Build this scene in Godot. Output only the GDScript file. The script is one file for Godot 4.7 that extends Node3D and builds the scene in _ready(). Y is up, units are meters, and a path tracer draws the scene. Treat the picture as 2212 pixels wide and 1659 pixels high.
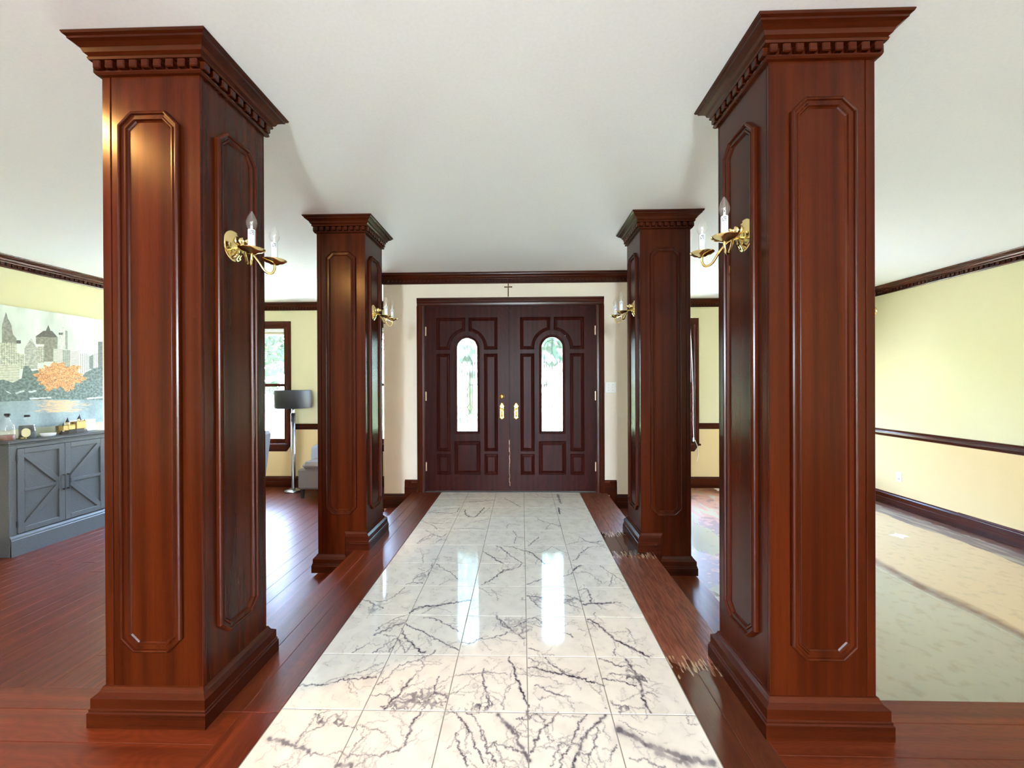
extends Node3D
# Entrance hall: a raised marble walk between four panelled mahogany columns, a double door at its end,
# a furnished room to the left and an emptied room to the right, both two steps down.
# World: y = 0 is the floor of the side rooms, the camera stands at the origin of x and z and looks along -z.

const EYE := 1.54
const FOC := 870.33          # focal length in pixels of the 2212 x 1659 frame
const XL := -4.84            # left wall
const XR := 4.58             # right wall
const ZF := -5.96            # front wall of the side rooms
const ZD := -4.45            # wall with the double door
const ZB := 4.5              # wall behind the camera
const YC := 2.755            # ceiling
const YP := 0.333            # raised walk
const YT := 0.1665           # tread between walk and rooms
const PL := -1.225           # edges of the raised walk
const PR := 0.925
const TL := -1.495           # edges of the treads
const TR := 1.235
const HE := -1.56            # edge of the raised hall
const X0 := -0.898           # marble
const TILE := 0.3048
const Z0 := -1.4746
const COLX := [-1.323, 1.031]
const COLZ := [-1.589, -3.099]
const HALF := 0.179

var cam_basis: Basis
var M := {}
var used := {}
var rng := RandomNumberGenerator.new()

# ---------------------------------------------------------------- pixels to places
func ray(px: float, py: float) -> Vector3:
	return cam_basis * Vector3((px - 1106.0) / FOC, -(py - 829.5) / FOC, -1.0)
func on_y(px: float, py: float, y: float) -> Vector3:
	var d := ray(px, py)
	return d * ((y - EYE) / d.y) + Vector3(0, EYE, 0)
func on_z(px: float, py: float, z: float) -> Vector3:
	var d := ray(px, py)
	return d * (z / d.z) + Vector3(0, EYE, 0)
func on_x(px: float, py: float, x: float) -> Vector3:
	var d := ray(px, py)
	return d * (x / d.x) + Vector3(0, EYE, 0)

# ---------------------------------------------------------------- scene tree helpers
func numbered(called: String) -> String:
	if not used.has(called):
		used[called] = 0
		return called
	used[called] += 1
	return "%s_%03d" % [called, used[called]]
func tag(o: Node, label: String, category := "", group := "", kind := "") -> Node:
	if label != "": o.set_meta("label", label)
	if category != "": o.set_meta("category", category)
	if group != "": o.set_meta("group", group)
	if kind != "": o.set_meta("kind", kind)
	return o
func thing(called: String, label: String, category: String, at := Vector3.ZERO, group := "", kind := "") -> Node3D:
	var o := Node3D.new()
	o.name = numbered(called)
	add_child(o)
	o.position = at
	tag(o, label, category, group, kind)
	return o
func obj(called: String, shape, m: Material, parent: Node = null, at := Vector3.ZERO) -> MeshInstance3D:
	var o := MeshInstance3D.new()
	o.name = called if parent else numbered(called)
	if shape is SurfaceTool:
		shape.generate_normals()
		o.mesh = shape.commit()
	else:
		o.mesh = shape
	o.material_override = m
	if parent: parent.add_child(o, true)
	else: add_child(o)
	o.position = at
	return o

# ---------------------------------------------------------------- shapes
func new_st(smooth := false) -> SurfaceTool:
	var st := SurfaceTool.new()
	st.begin(Mesh.PRIMITIVE_TRIANGLES)
	st.set_smooth_group(0 if smooth else -1)
	return st
func tri(st: SurfaceTool, a: Vector3, b: Vector3, c: Vector3) -> void:
	st.add_vertex(a); st.add_vertex(b); st.add_vertex(c)
func quad(st: SurfaceTool, a: Vector3, b: Vector3, c: Vector3, d: Vector3) -> void:   # clockwise from the front
	tri(st, a, b, c); tri(st, a, c, d)
func box(st: SurfaceTool, lo: Vector3, hi: Vector3, bv := 0.0, t := Transform3D.IDENTITY) -> void:
	if bv <= 0.0:
		var p := []
		for k in 8: p.append(t * Vector3(hi.x if k & 1 else lo.x, hi.y if k & 2 else lo.y, hi.z if k & 4 else lo.z))
		quad(st, p[4], p[6], p[7], p[5]); quad(st, p[1], p[3], p[2], p[0])
		quad(st, p[0], p[2], p[6], p[4]); quad(st, p[5], p[7], p[3], p[1])
		quad(st, p[2], p[3], p[7], p[6]); quad(st, p[0], p[4], p[5], p[1])
		return
	var c := (lo + hi) * 0.5
	var h := (hi - lo) * 0.5
	var b: float = min(bv, min(h.x, min(h.y, h.z)) * 0.98)
	var v := func(s: Vector3, axis: int) -> Vector3:
		var q := Vector3(s.x * (h.x - b), s.y * (h.y - b), s.z * (h.z - b))
		q[axis] = s[axis] * h[axis]
		return t * (c + q)
	for axis in 3:
		var u: int = (axis + 1) % 3
		var w: int = (axis + 2) % 3
		for sg in [-1.0, 1.0]:
			var q := []
			for k in [[-1.0, -1.0], [1.0, -1.0], [1.0, 1.0], [-1.0, 1.0]]:
				var s := Vector3.ZERO
				s[axis] = sg; s[u] = k[0]; s[w] = k[1]
				q.append(v.call(s, axis))
			if sg > 0: quad(st, q[3], q[2], q[1], q[0])
			else: quad(st, q[0], q[1], q[2], q[3])
		for su in [-1.0, 1.0]:
			for sw in [-1.0, 1.0]:
				var s1 := Vector3.ZERO
				s1[u] = su; s1[w] = sw; s1[axis] = -1.0
				var s2 := s1
				s2[axis] = 1.0
				var a1: Vector3 = v.call(s1, u)
				var a2: Vector3 = v.call(s2, u)
				var b1: Vector3 = v.call(s1, w)
				var b2: Vector3 = v.call(s2, w)
				if su * sw > 0: quad(st, a1, a2, b2, b1)
				else: quad(st, b1, b2, a2, a1)
	for sx in [-1.0, 1.0]:
		for sy in [-1.0, 1.0]:
			for sz in [-1.0, 1.0]:
				var s := Vector3(sx, sy, sz)
				var a: Vector3 = v.call(s, 0)
				var bb: Vector3 = v.call(s, 1)
				var cc: Vector3 = v.call(s, 2)
				if sx * sy * sz > 0: tri(st, a, cc, bb)
				else: tri(st, a, bb, cc)
func boxm(lo: Vector3, hi: Vector3, bv := 0.0) -> SurfaceTool:
	var st := new_st()
	box(st, lo, hi, bv)
	return st
func cbox(st: SurfaceTool, c: Vector3, s: Vector3, bv := 0.0, t := Transform3D.IDENTITY) -> void:
	box(st, c - s * 0.5, c + s * 0.5, bv, t)
# closed loops of points, one after the other, joined by quads
func loft(st: SurfaceTool, loops: Array, cap_first := false, cap_last := true) -> void:
	for k in loops.size() - 1:
		var a: Array = loops[k]
		var b: Array = loops[k + 1]
		for i in a.size():
			var j: int = (i + 1) % a.size()
			quad(st, a[i], a[j], b[j], b[i])
	if cap_first: fan(st, loops[0], true)
	if cap_last: fan(st, loops[-1], false)
func fan(st: SurfaceTool, loop: Array, flip: bool) -> void:
	var c := Vector3.ZERO
	for p in loop: c += p
	c /= loop.size()
	for i in loop.size():
		var j: int = (i + 1) % loop.size()
		if flip: tri(st, c, loop[j], loop[i])
		else: tri(st, c, loop[i], loop[j])
func inset(poly: PackedVector2Array, d: float) -> PackedVector2Array:
	var out := PackedVector2Array()
	var n := poly.size()
	for i in n:
		var e1 := (poly[i] - poly[(i + n - 1) % n]).normalized()
		var e2 := (poly[(i + 1) % n] - poly[i]).normalized()
		var n1 := Vector2(-e1.y, e1.x)
		var n2 := Vector2(-e2.y, e2.x)
		out.append(poly[i] + (n1 + n2) / (1.0 + n1.dot(n2)) * d)
	return out
# profile of (inset, height) swept round a counter-clockwise outline that lies in t's xy plane; the middle is filled
func raised(st: SurfaceTool, outline: PackedVector2Array, prof: Array, t: Transform3D, fill := true) -> void:
	var loops := []
	for p in prof:
		var ring := []
		for q in inset(outline, p[0]): ring.append(t * Vector3(q.x, q.y, p[1]))
		ring.reverse()
		loops.append(ring)
	loft(st, loops, false, false)
	if fill:
		var last: PackedVector2Array = inset(outline, prof[-1][0])
		var ix := Geometry2D.triangulate_polygon(last)
		for k in range(0, ix.size(), 3):
			var p3 := []
			for m in 3: p3.append(t * Vector3(last[ix[k + m]].x, last[ix[k + m]].y, prof[-1][1]))
			if (last[ix[k + 1]] - last[ix[k]]).cross(last[ix[k + 2]] - last[ix[k]]) > 0: tri(st, p3[2], p3[1], p3[0])
			else: tri(st, p3[0], p3[1], p3[2])
# a flat outline with thickness, front at height h
func plate(st: SurfaceTool, outline: PackedVector2Array, h: float, bv: float, t: Transform3D) -> void:
	raised(st, outline, [[0.0, 0.0], [0.0, h - bv], [bv, h]], t)
# profile of (out, up) drawn from a to b; outward direction given; mitres shift the ends by out * mitre
func strip(st: SurfaceTool, prof: Array, a: Vector3, b: Vector3, outw: Vector3, ma := 0.0, mb := 0.0, up := Vector3.UP) -> void:
	var d := (b - a).normalized()
	var flip := d.cross(up).dot(outw) < 0.0
	var pa := []
	var pb := []
	for p in prof:
		pa.append(a + outw * p[0] + up * p[1] + d * (ma * p[0]))
		pb.append(b + outw * p[0] + up * p[1] + d * (mb * p[0]))
	for i in prof.size() - 1:
		if flip: quad(st, pa[i], pa[i + 1], pb[i + 1], pb[i])
		else: quad(st, pb[i], pb[i + 1], pa[i + 1], pa[i])
	for e in [[pa, a, true], [pb, b, false]]:
		var base0: Vector3 = e[1] + up * prof[0][1]
		for i in prof.size() - 1:
			if e[2] == flip: tri(st, base0, e[0][i + 1], e[0][i])
			else: tri(st, base0, e[0][i], e[0][i + 1])
func lathe(st: SurfaceTool, prof: Array, segs := 24, t := Transform3D.IDENTITY, sx := 1.0, sz := 1.0) -> void:
	for k in prof.size() - 1:
		for i in segs:
			var a0 := TAU * i / segs
			var a1 := TAU * (i + 1) / segs
			var p: Array = prof[k]
			var q: Array = prof[k + 1]
			var v0 := t * Vector3(cos(a0) * p[0] * sx, p[1], sin(a0) * p[0] * sz)
			var v1 := t * Vector3(cos(a1) * p[0] * sx, p[1], sin(a1) * p[0] * sz)
			var w0 := t * Vector3(cos(a0) * q[0] * sx, q[1], sin(a0) * q[0] * sz)
			var w1 := t * Vector3(cos(a1) * q[0] * sx, q[1], sin(a1) * q[0] * sz)
			if p[0] > 1e-6: tri(st, v0, v1, w1)
			if q[0] > 1e-6: tri(st, v0, w1, w0)
func tube(st: SurfaceTool, pts: Array, r: float, segs := 10, r_end := -1.0) -> void:
	var loops := []
	var nrm := Vector3.ZERO
	for i in pts.size():
		var d: Vector3 = (pts[min(i + 1, pts.size() - 1)] - pts[max(i - 1, 0)]).normalized()
		if i == 0: nrm = d.cross(Vector3(0.31, 0.77, 0.55)).normalized()
		nrm = (nrm - d * nrm.dot(d)).normalized()
		var bn := d.cross(nrm)
		var rr := r if r_end < 0 else lerpf(r, r_end, float(i) / (pts.size() - 1))
		var ring := []
		for k in segs:
			var a := TAU * k / segs
			ring.append(pts[i] + (nrm * cos(a) + bn * sin(a)) * rr)
		ring.reverse()
		loops.append(ring)
	loft(st, loops, true, true)
func curve(ctrl: Array, n := 24) -> Array:   # Catmull-Rom through the points
	var out := []
	var m: int = ctrl.size() - 1
	for i in n + 1:
		var t := float(i) / n * m
		var k: int = mini(int(t), m - 1)
		var f := t - k
		out.append((ctrl[k] as Vector3).cubic_interpolate(ctrl[k + 1], ctrl[maxi(k - 1, 0)], ctrl[mini(k + 2, m)], f))
	return out

# ---------------------------------------------------------------- materials
func flat(c: Color, rough := 0.6, metal := 0.0, spec := 0.5) -> StandardMaterial3D:
	var m := StandardMaterial3D.new()
	m.albedo_color = c
	m.roughness = rough
	m.metallic = metal
	m.metallic_specular = spec
	return m
func noise_bytes(w: int, h: int, freq: float, sd: int, octaves := 3, tw := 0, th := 0) -> PackedByteArray:
	var n := FastNoiseLite.new()
	n.seed = sd
	n.noise_type = FastNoiseLite.TYPE_SIMPLEX_SMOOTH
	n.frequency = freq
	n.fractal_octaves = octaves
	var im := n.get_seamless_image(w, h)
	if tw > 0: im.resize(tw, th, Image.INTERPOLATE_CUBIC)
	im.convert(Image.FORMAT_L8)
	return im.get_data()
# wood with its grain along v (or along u): broad bands, fine streaks, arched figure and dark pores
func wood_image(sd: int, dark: Color, mid: Color, light: Color, figure: float, pores: float, along_u := false, w := 512, h := 1024) -> Image:
	var fine := noise_bytes(w, 16, 0.35, sd, 2, w, h)
	var band := noise_bytes(96, 8, 0.09, sd + 1, 2, w, h)
	var warp := noise_bytes(64, 64, 0.035, sd + 2, 2, w, h)
	var pore := noise_bytes(w, 64, 0.5, sd + 3, 1, w, h)
	var data := PackedByteArray()
	data.resize(w * h * 3)
	for y in h:
		for x in w:
			var i := y * w + x
			var wv := warp[i] / 255.0
			var ring := sin((x * 9.0 / w + wv * 9.0) * TAU) * 0.5 + 0.5
			var t := band[i] / 255.0 * 0.7 + fine[i] / 255.0 * 0.3
			t = clampf((t - 0.5) * 1.15 + 0.5, 0.0, 1.0)
			t = lerpf(t, ring, figure)
			var c := dark.lerp(mid, t * 2.0) if t < 0.5 else mid.lerp(light, t * 2.0 - 1.0)
			var pv := pore[i] / 255.0
			if pv > 0.66: c = c.lerp(dark * 0.55, clampf((pv - 0.66) * 5.0, 0.0, 1.0) * pores)
			data[i * 3] = int(clampf(c.r, 0, 1) * 255); data[i * 3 + 1] = int(clampf(c.g, 0, 1) * 255); data[i * 3 + 2] = int(clampf(c.b, 0, 1) * 255)
	var im := Image.create_from_data(w, h, false, Image.FORMAT_RGB8, data)
	if along_u: im.rotate_90(CLOCKWISE)
	return im
func tri_mat(tex: Texture2D, scale: Vector3, rough: float, offset := Vector3.ZERO, spec := 0.5) -> StandardMaterial3D:
	var m := flat(Color.WHITE, rough, 0.0, spec)
	m.albedo_texture = tex
	m.uv1_triplanar = true
	m.uv1_world_triplanar = true
	m.uv1_triplanar_sharpness = 8.0
	m.uv1_scale = scale
	m.uv1_offset = offset
	return m
func coat(m: StandardMaterial3D, amount: float, rough: float) -> StandardMaterial3D:
	m.clearcoat_enabled = true
	m.clearcoat = amount
	m.clearcoat_roughness = rough
	return m
func speckle_tex(sd: int, a: Color, b: Color, freq := 0.12, size := 256) -> ImageTexture:
	var n := noise_bytes(size, size, freq, sd, 4)
	var data := PackedByteArray()
	data.resize(size * size * 3)
	for i in size * size:
		var c := a.lerp(b, n[i] / 255.0)
		data[i * 3] = int(c.r * 255); data[i * 3 + 1] = int(c.g * 255); data[i * 3 + 2] = int(c.b * 255)
	return ImageTexture.create_from_image(Image.create_from_data(size, size, false, Image.FORMAT_RGB8, data))

# veins of the marble as the photograph shows them: [view, width in mm, darkness, points]; views are crops of the photograph (offset, scale)
const VIEWS := {"A": [500, 1380, 3.95], "B": [1040, 1380, 3.95], "C": [700, 1160, 5.53], "D": [1080, 1160, 5.53], "F": [840, 1040, 4.2538]}
const VEINS := [
["A", 4, 0.9, [570,395,720,395,830,385,940,350,1060,340,1160,330,1250,325]], ["A", 2.5, 0.6, [940,350,1000,310,1120,275,1210,235,1300,205]],
["A", 3, 0.75, [1250,400,1350,310,1400,250,1500,205,1600,175,1700,130,1750,100]], ["A", 2, 0.6, [1600,175,1640,225,1580,290,1560,320]],
["A", 6, 0.95, [1300,600,1380,520,1430,470,1490,400,1540,330]], ["A", 4, 0.85, [1625,600,1680,530,1730,430,1770,320]],
["A", 2.5, 0.8, [1190,485,1280,470,1370,495,1480,520,1640,545,1760,540,1840,535]], ["A", 8, 0.7, [1740,450,1800,480,1850,500]], ["A", 5, 0.6, [1770,500,1800,570]],
["A", 4, 0.6, [720,660,640,770,560,870,535,905]], ["A", 3, 0.6, [800,740,690,780,600,850,540,900]], ["A", 9, 0.6, [330,850,420,870,520,910,600,930,660,970]],
["A", 3, 0.6, [660,975,800,990,930,970,1080,995,1210,1005]], ["A", 5, 0.7, [1210,1010,1320,980,1420,950,1480,900,1515,800,1540,730,1590,670,1610,620]],
["A", 2.5, 0.7, [960,1070,1000,980,1060,900,1130,840]], ["A", 2.5, 0.6, [1060,740,1200,770,1320,795]], ["A", 9, 0.6, [890,1085,960,1075,1030,1085]],
["A", 2, 0.5, [1050,1090,1200,1010]], ["A", 2, 0.5, [350,1100,450,1080,530,1090,640,980]], ["A", 2, 0.5, [1000,350,1020,450,1080,470]],
["A", 4, 0.9, [1890,620,1960,690,2030,780,2070,870,2100,950,2140,1050]], ["A", 3, 0.75, [2000,630,2080,690,2130,780,2150,880]], ["A", 4, 0.9, [1910,800,1940,900,1950,950,2000,1050,2020,1100]],
["A", 2.5, 0.7, [1870,470,1950,440]], ["A", 2.5, 0.7, [1905,320,2000,300,2212,290]], ["A", 4, 0.85, [2140,260,2150,350,2170,440,2190,600]],
["B", 5, 1.0, [230,150,260,210,280,280,300,330,320,380,345,450,370,530,400,570]], ["B", 2, 0.6, [0,285,120,290,220,295]], ["B", 4, 0.7, [10,250,20,380,60,480,90,570]],
["B", 2, 0.6, [180,600,190,500,230,400]], ["B", 5, 0.95, [400,240,500,255,600,285,750,310,860,340,940,370,1000,380,1055,415]], ["B", 4, 0.8, [545,155,600,215,680,270,780,310,870,340]],
["B", 3, 0.6, [400,160,480,200,560,210]], ["B", 4, 0.8, [450,395,540,430,600,460,680,480,760,500]], ["B", 3, 0.5, [480,520,580,490,640,485]], ["B", 2, 0.5, [430,310,540,325,620,355,700,400]],
["B", 4, 0.85, [1000,170,1070,180,1110,210,1200,230,1265,240]], ["B", 3, 0.7, [1090,295,1180,305,1260,315]], ["B", 3.5, 0.8, [1040,340,1120,350,1220,370,1330,400]],
["B", 6, 0.9, [1230,170,1270,230,1310,290,1340,350,1370,420,1375,500,1410,560,1445,630]], ["B", 3, 0.7, [1310,290,1370,380,1460,430]], ["B", 3, 0.6, [1370,460,1450,470,1520,500]],
["B", 3, 0.6, [1110,550,1200,570,1300,580,1400,590]], ["B", 5, 0.9, [1130,0,1230,50,1330,100,1430,160]], ["B", 9, 0.65, [150,650,230,740,280,800,330,900,370,980,410,1060]],
["B", 3, 0.7, [250,740,320,800,400,850]], ["B", 3, 0.8, [290,690,350,680,400,690]], ["B", 6, 0.9, [390,630,395,690]], ["B", 4, 0.8, [120,880,200,910,300,950,370,990,410,1000]],
["B", 4, 0.85, [0,790,30,880,50,950,100,1010,120,1100]], ["B", 3, 0.75, [50,940,100,900,130,920,160,1000,200,1100]], ["B", 4, 0.8, [410,680,470,630,510,680,545,710]],
["B", 5, 0.8, [660,640,590,700,540,760,480,840,430,960]], ["B", 4, 0.85, [900,650,840,710,800,790,770,870,740,920,690,1010,660,1100]],
["B", 6, 0.85, [1050,650,980,720,920,780,880,840,840,910,810,1000,770,1100]], ["B", 4, 0.8, [985,750,1000,790,970,860,960,930,930,1000,900,1100]],
["B", 3, 0.7, [680,890,740,905]], ["B", 3, 0.7, [770,880,840,905]], ["B", 3, 0.6, [840,970,930,990]], ["B", 4, 0.7, [590,1090,640,960,690,890]], ["B", 2.5, 0.6, [490,930,560,930,640,940]], ["B", 3, 0.6, [560,840,620,880]],
["B", 15, 0.65, [1160,770,1260,810,1350,860,1440,910,1560,950,1680,1000,1840,1040,1990,1060]], ["B", 12, 0.5, [1350,860,1500,970,1620,1010,1760,1070]],
["B", 2.5, 0.6, [1190,700,1280,750,1360,810]], ["B", 4, 0.6, [1260,1030,1400,1040,1480,1070,1560,1095]], ["B", 3, 0.7, [1140,900,1120,980,1100,1030]], ["B", 2, 0.5, [1750,650,1760,710,1860,740]],
["C", 4, 0.8, [460,740,530,770,600,800,710,850]], ["C", 3, 0.6, [590,800,590,900]], ["C", 3, 0.75, [640,770,740,760,830,710,900,660,960,600]], ["C", 4, 0.8, [980,570,1060,545,1180,555]],
["C", 3, 0.7, [1300,320,1250,400,1190,430,1110,460,1060,530]], ["C", 2, 0.5, [1120,370,1200,410]], ["C", 3, 0.8, [1350,320,1420,380,1520,430,1600,500]], ["C", 2, 0.5, [1370,575,1440,540,1520,500]],
["C", 7, 0.8, [1030,910,1090,860,1200,830,1330,820,1460,800,1600,780,1750,755]], ["C", 4, 0.6, [1180,915,1280,850,1400,820]], ["C", 3, 0.75, [620,1130,700,1050,800,1000,900,955,970,945]],
["C", 6, 0.8, [600,1165,700,1130,800,1080,900,1040,950,1030]], ["C", 3, 0.6, [720,1160,800,1180,880,1180]], ["C", 5, 0.9, [930,1100,960,1170,1000,1240,1070,1300,1140,1360,1200,1385]],
["C", 3, 0.8, [570,1390,650,1340,740,1280,870,1210]], ["C", 3, 0.8, [870,1200,920,1270,980,1380]], ["C", 2, 0.6, [980,1380,1030,1310,1060,1240]], ["C", 3, 0.75, [340,1380,450,1310,540,1270]], ["C", 3, 0.75, [770,1370,830,1300]],
["C", 3.5, 0.8, [980,1040,1100,1100,1250,1175,1400,1250,1500,1300,1610,1355]], ["C", 4, 0.8, [1200,960,1330,980,1430,1030,1530,1080,1650,1155]], ["C", 4, 0.7, [1650,1250,1740,1270,1850,1220,2000,1210,2110,1170,2212,1140]],
["C", 6, 0.7, [2060,950,2110,1010,2150,1060,2212,1100]], ["C", 5, 0.8, [1895,170,1960,210,2030,250,2090,290,2150,320]], ["C", 3, 0.7, [2060,100,2140,150,2212,200]],
["C", 5, 0.8, [1890,570,2000,510,2080,450,2140,400,2212,380]], ["C", 2, 0.5, [1850,600,1920,640,2000,700]], ["C", 2, 0.5, [2000,620,2060,690,2080,760]], ["C", 2.5, 0.6, [1180,310,1180,240,1200,200]],
["C", 2, 0.5, [1430,235,1530,245]], ["C", 4, 0.6, [1120,80,1200,30,1280,10]], ["C", 4, 0.6, [1330,70,1400,20]],
["D", 3.5, 0.75, [0,120,100,200,200,270,275,318]], ["D", 4, 0.8, [0,440,80,400,190,370,275,320]], ["D", 4, 0.8, [50,110,140,120,240,150,300,170]], ["D", 6, 0.85, [310,160,380,190,440,240,500,290,540,320]],
["D", 2.5, 0.6, [400,180,520,170,620,110]], ["D", 2.5, 0.6, [620,110,720,160,820,210]], ["D", 4, 0.75, [340,100,400,50,460,10]], ["D", 4, 0.8, [870,280,930,250,950,200,1010,160,1060,120]], ["D", 2, 0.5, [1040,130,1180,110,1290,140]],
["D", 7, 0.95, [880,400,920,360,960,340]], ["D", 4, 0.7, [760,470,830,450,880,420]], ["D", 3.5, 0.7, [315,570,400,540,480,510,600,495]], ["D", 3, 0.7, [1200,340,1260,390,1340,440,1400,480,1480,530]],
["D", 4, 0.6, [1350,450,1330,520,1310,590]], ["D", 3, 0.6, [980,410,1080,440,1140,490,1220,550]], ["D", 4, 0.8, [330,700,400,770,460,830,530,870]], ["D", 6, 0.7, [330,700,450,720,560,740]],
["D", 4, 0.6, [700,760,820,800,980,860]], ["D", 5, 0.6, [760,690,860,720,960,770]], ["D", 8, 0.8, [1000,810,1100,795,1220,790,1330,785]], ["D", 3, 0.7, [1330,790,1460,775]],
["D", 5, 0.75, [1030,610,1070,690,1100,800]], ["D", 4, 0.7, [950,640,1030,610]], ["D", 4, 0.7, [1120,900,1140,950]], ["D", 3, 0.5, [1170,800,1210,860]],
["D", 6, 0.95, [1050,980,1120,1020,1220,1090,1300,1160,1370,1220,1480,1280,1600,1340,1700,1390,1790,1440]], ["D", 3, 0.7, [1050,1010,1120,1050,1180,1110]], ["D", 3, 0.6, [1510,1090,1560,1150,1600,1240,1640,1290]], ["D", 3, 0.7, [1370,1340,1370,1420]],
["D", 4, 0.75, [320,990,400,960,470,990,520,1040,620,1080,720,1120,870,1190]], ["D", 2.5, 0.6, [330,1020,440,1050,560,1090,700,1130]], ["D", 3, 0.6, [640,1070,760,1080]],
["D", 4, 0.8, [0,980,80,1060,160,1130,240,1180,310,1220]], ["D", 4, 0.8, [100,1090,200,1060,310,1000]], ["D", 4, 0.7, [0,1170,110,1140]], ["D", 3, 0.7, [340,1330,400,1345,470,1370]], ["D", 1.5, 0.5, [500,1400,660,1420]], ["D", 2, 0.5, [920,1100,1020,1120]],
["F", 6, 0.85, [700,260,710,310,790,325,850,270,880,240]], ["F", 5, 0.8, [685,190,800,185,960,172]], ["F", 4, 0.7, [1060,155,1130,190,1210,235]], ["F", 5, 0.7, [340,290,450,285,600,290,650,240]],
["F", 4, 0.6, [370,280,500,260,640,240]], ["F", 8, 0.9, [1560,240,1570,300]], ["F", 14, 0.5, [1550,120,1580,200]], ["F", 4, 0.6, [290,360,400,400,440,440]], ["F", 4, 0.6, [380,380,480,385,570,375]],
["F", 4, 0.7, [260,570,340,510,410,490,480,510,530,480]], ["F", 3, 0.6, [340,450,420,490]], ["F", 4, 0.6, [1140,450,1170,500,1150,570]], ["F", 4, 0.6, [1170,510,1240,520]], ["F", 4, 0.7, [1290,590,1340,540,1380,510]],
["F", 4, 0.7, [1360,340,1430,370,1580,410]], ["F", 3, 0.6, [1440,440,1480,390]], ["F", 5, 0.6, [1750,510,1850,560,1960,545]], ["F", 4, 0.5, [1630,580,1800,550,1980,590]], ["F", 4, 0.5, [1080,430,1110,390,1200,400]],
["F", 3, 0.6, [770,375,900,350]], ["F", 5, 0.4, [600,440,760,430,890,440]], ["F", 3, 0.6, [1350,115,1430,145,1500,150]], ["F", 4, 0.6, [480,130,580,125,640,110]], ["F", 4, 0.5, [860,300,930,240]],
]
# greyish-purple clouds between the veins
const CLOUDS := [["A", 0.55, [1440,430,1700,430,1660,600,1330,600]], ["A", 0.75, [700,620,850,640,960,700,1040,780,860,740,760,680]], ["A", 0.5, [1200,1010,1340,1080,1200,1100]], ["A", 0.75, [1900,605,1990,570,2080,560,2212,605]],
["B", 0.75, [0,570,60,520,110,570,150,610,0,610]], ["B", 0.4, [400,160,600,210,450,250]], ["B", 0.7, [1260,230,1300,240,1340,380,1240,340]], ["B", 0.65, [1110,540,1220,560,1180,620,1120,630]],
["C", 0.4, [450,740,600,800,690,880,580,910,480,780]], ["C", 0.5, [1110,460,1250,400,1190,520,1110,540]], ["C", 0.35, [640,1130,900,1000,960,1040,720,1150]], ["D", 0.45, [310,170,420,220,500,300,360,230]],
["D", 0.5, [320,690,560,700,700,760,950,720,960,790,700,800,500,800,330,760]], ["D", 0.5, [230,1200,320,1240,300,1300,250,1260]], ["D", 0.4, [0,980,300,1000,310,1200,160,1130]]]
const MZ0 := -1.15
const MZ1 := -4.45
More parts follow.
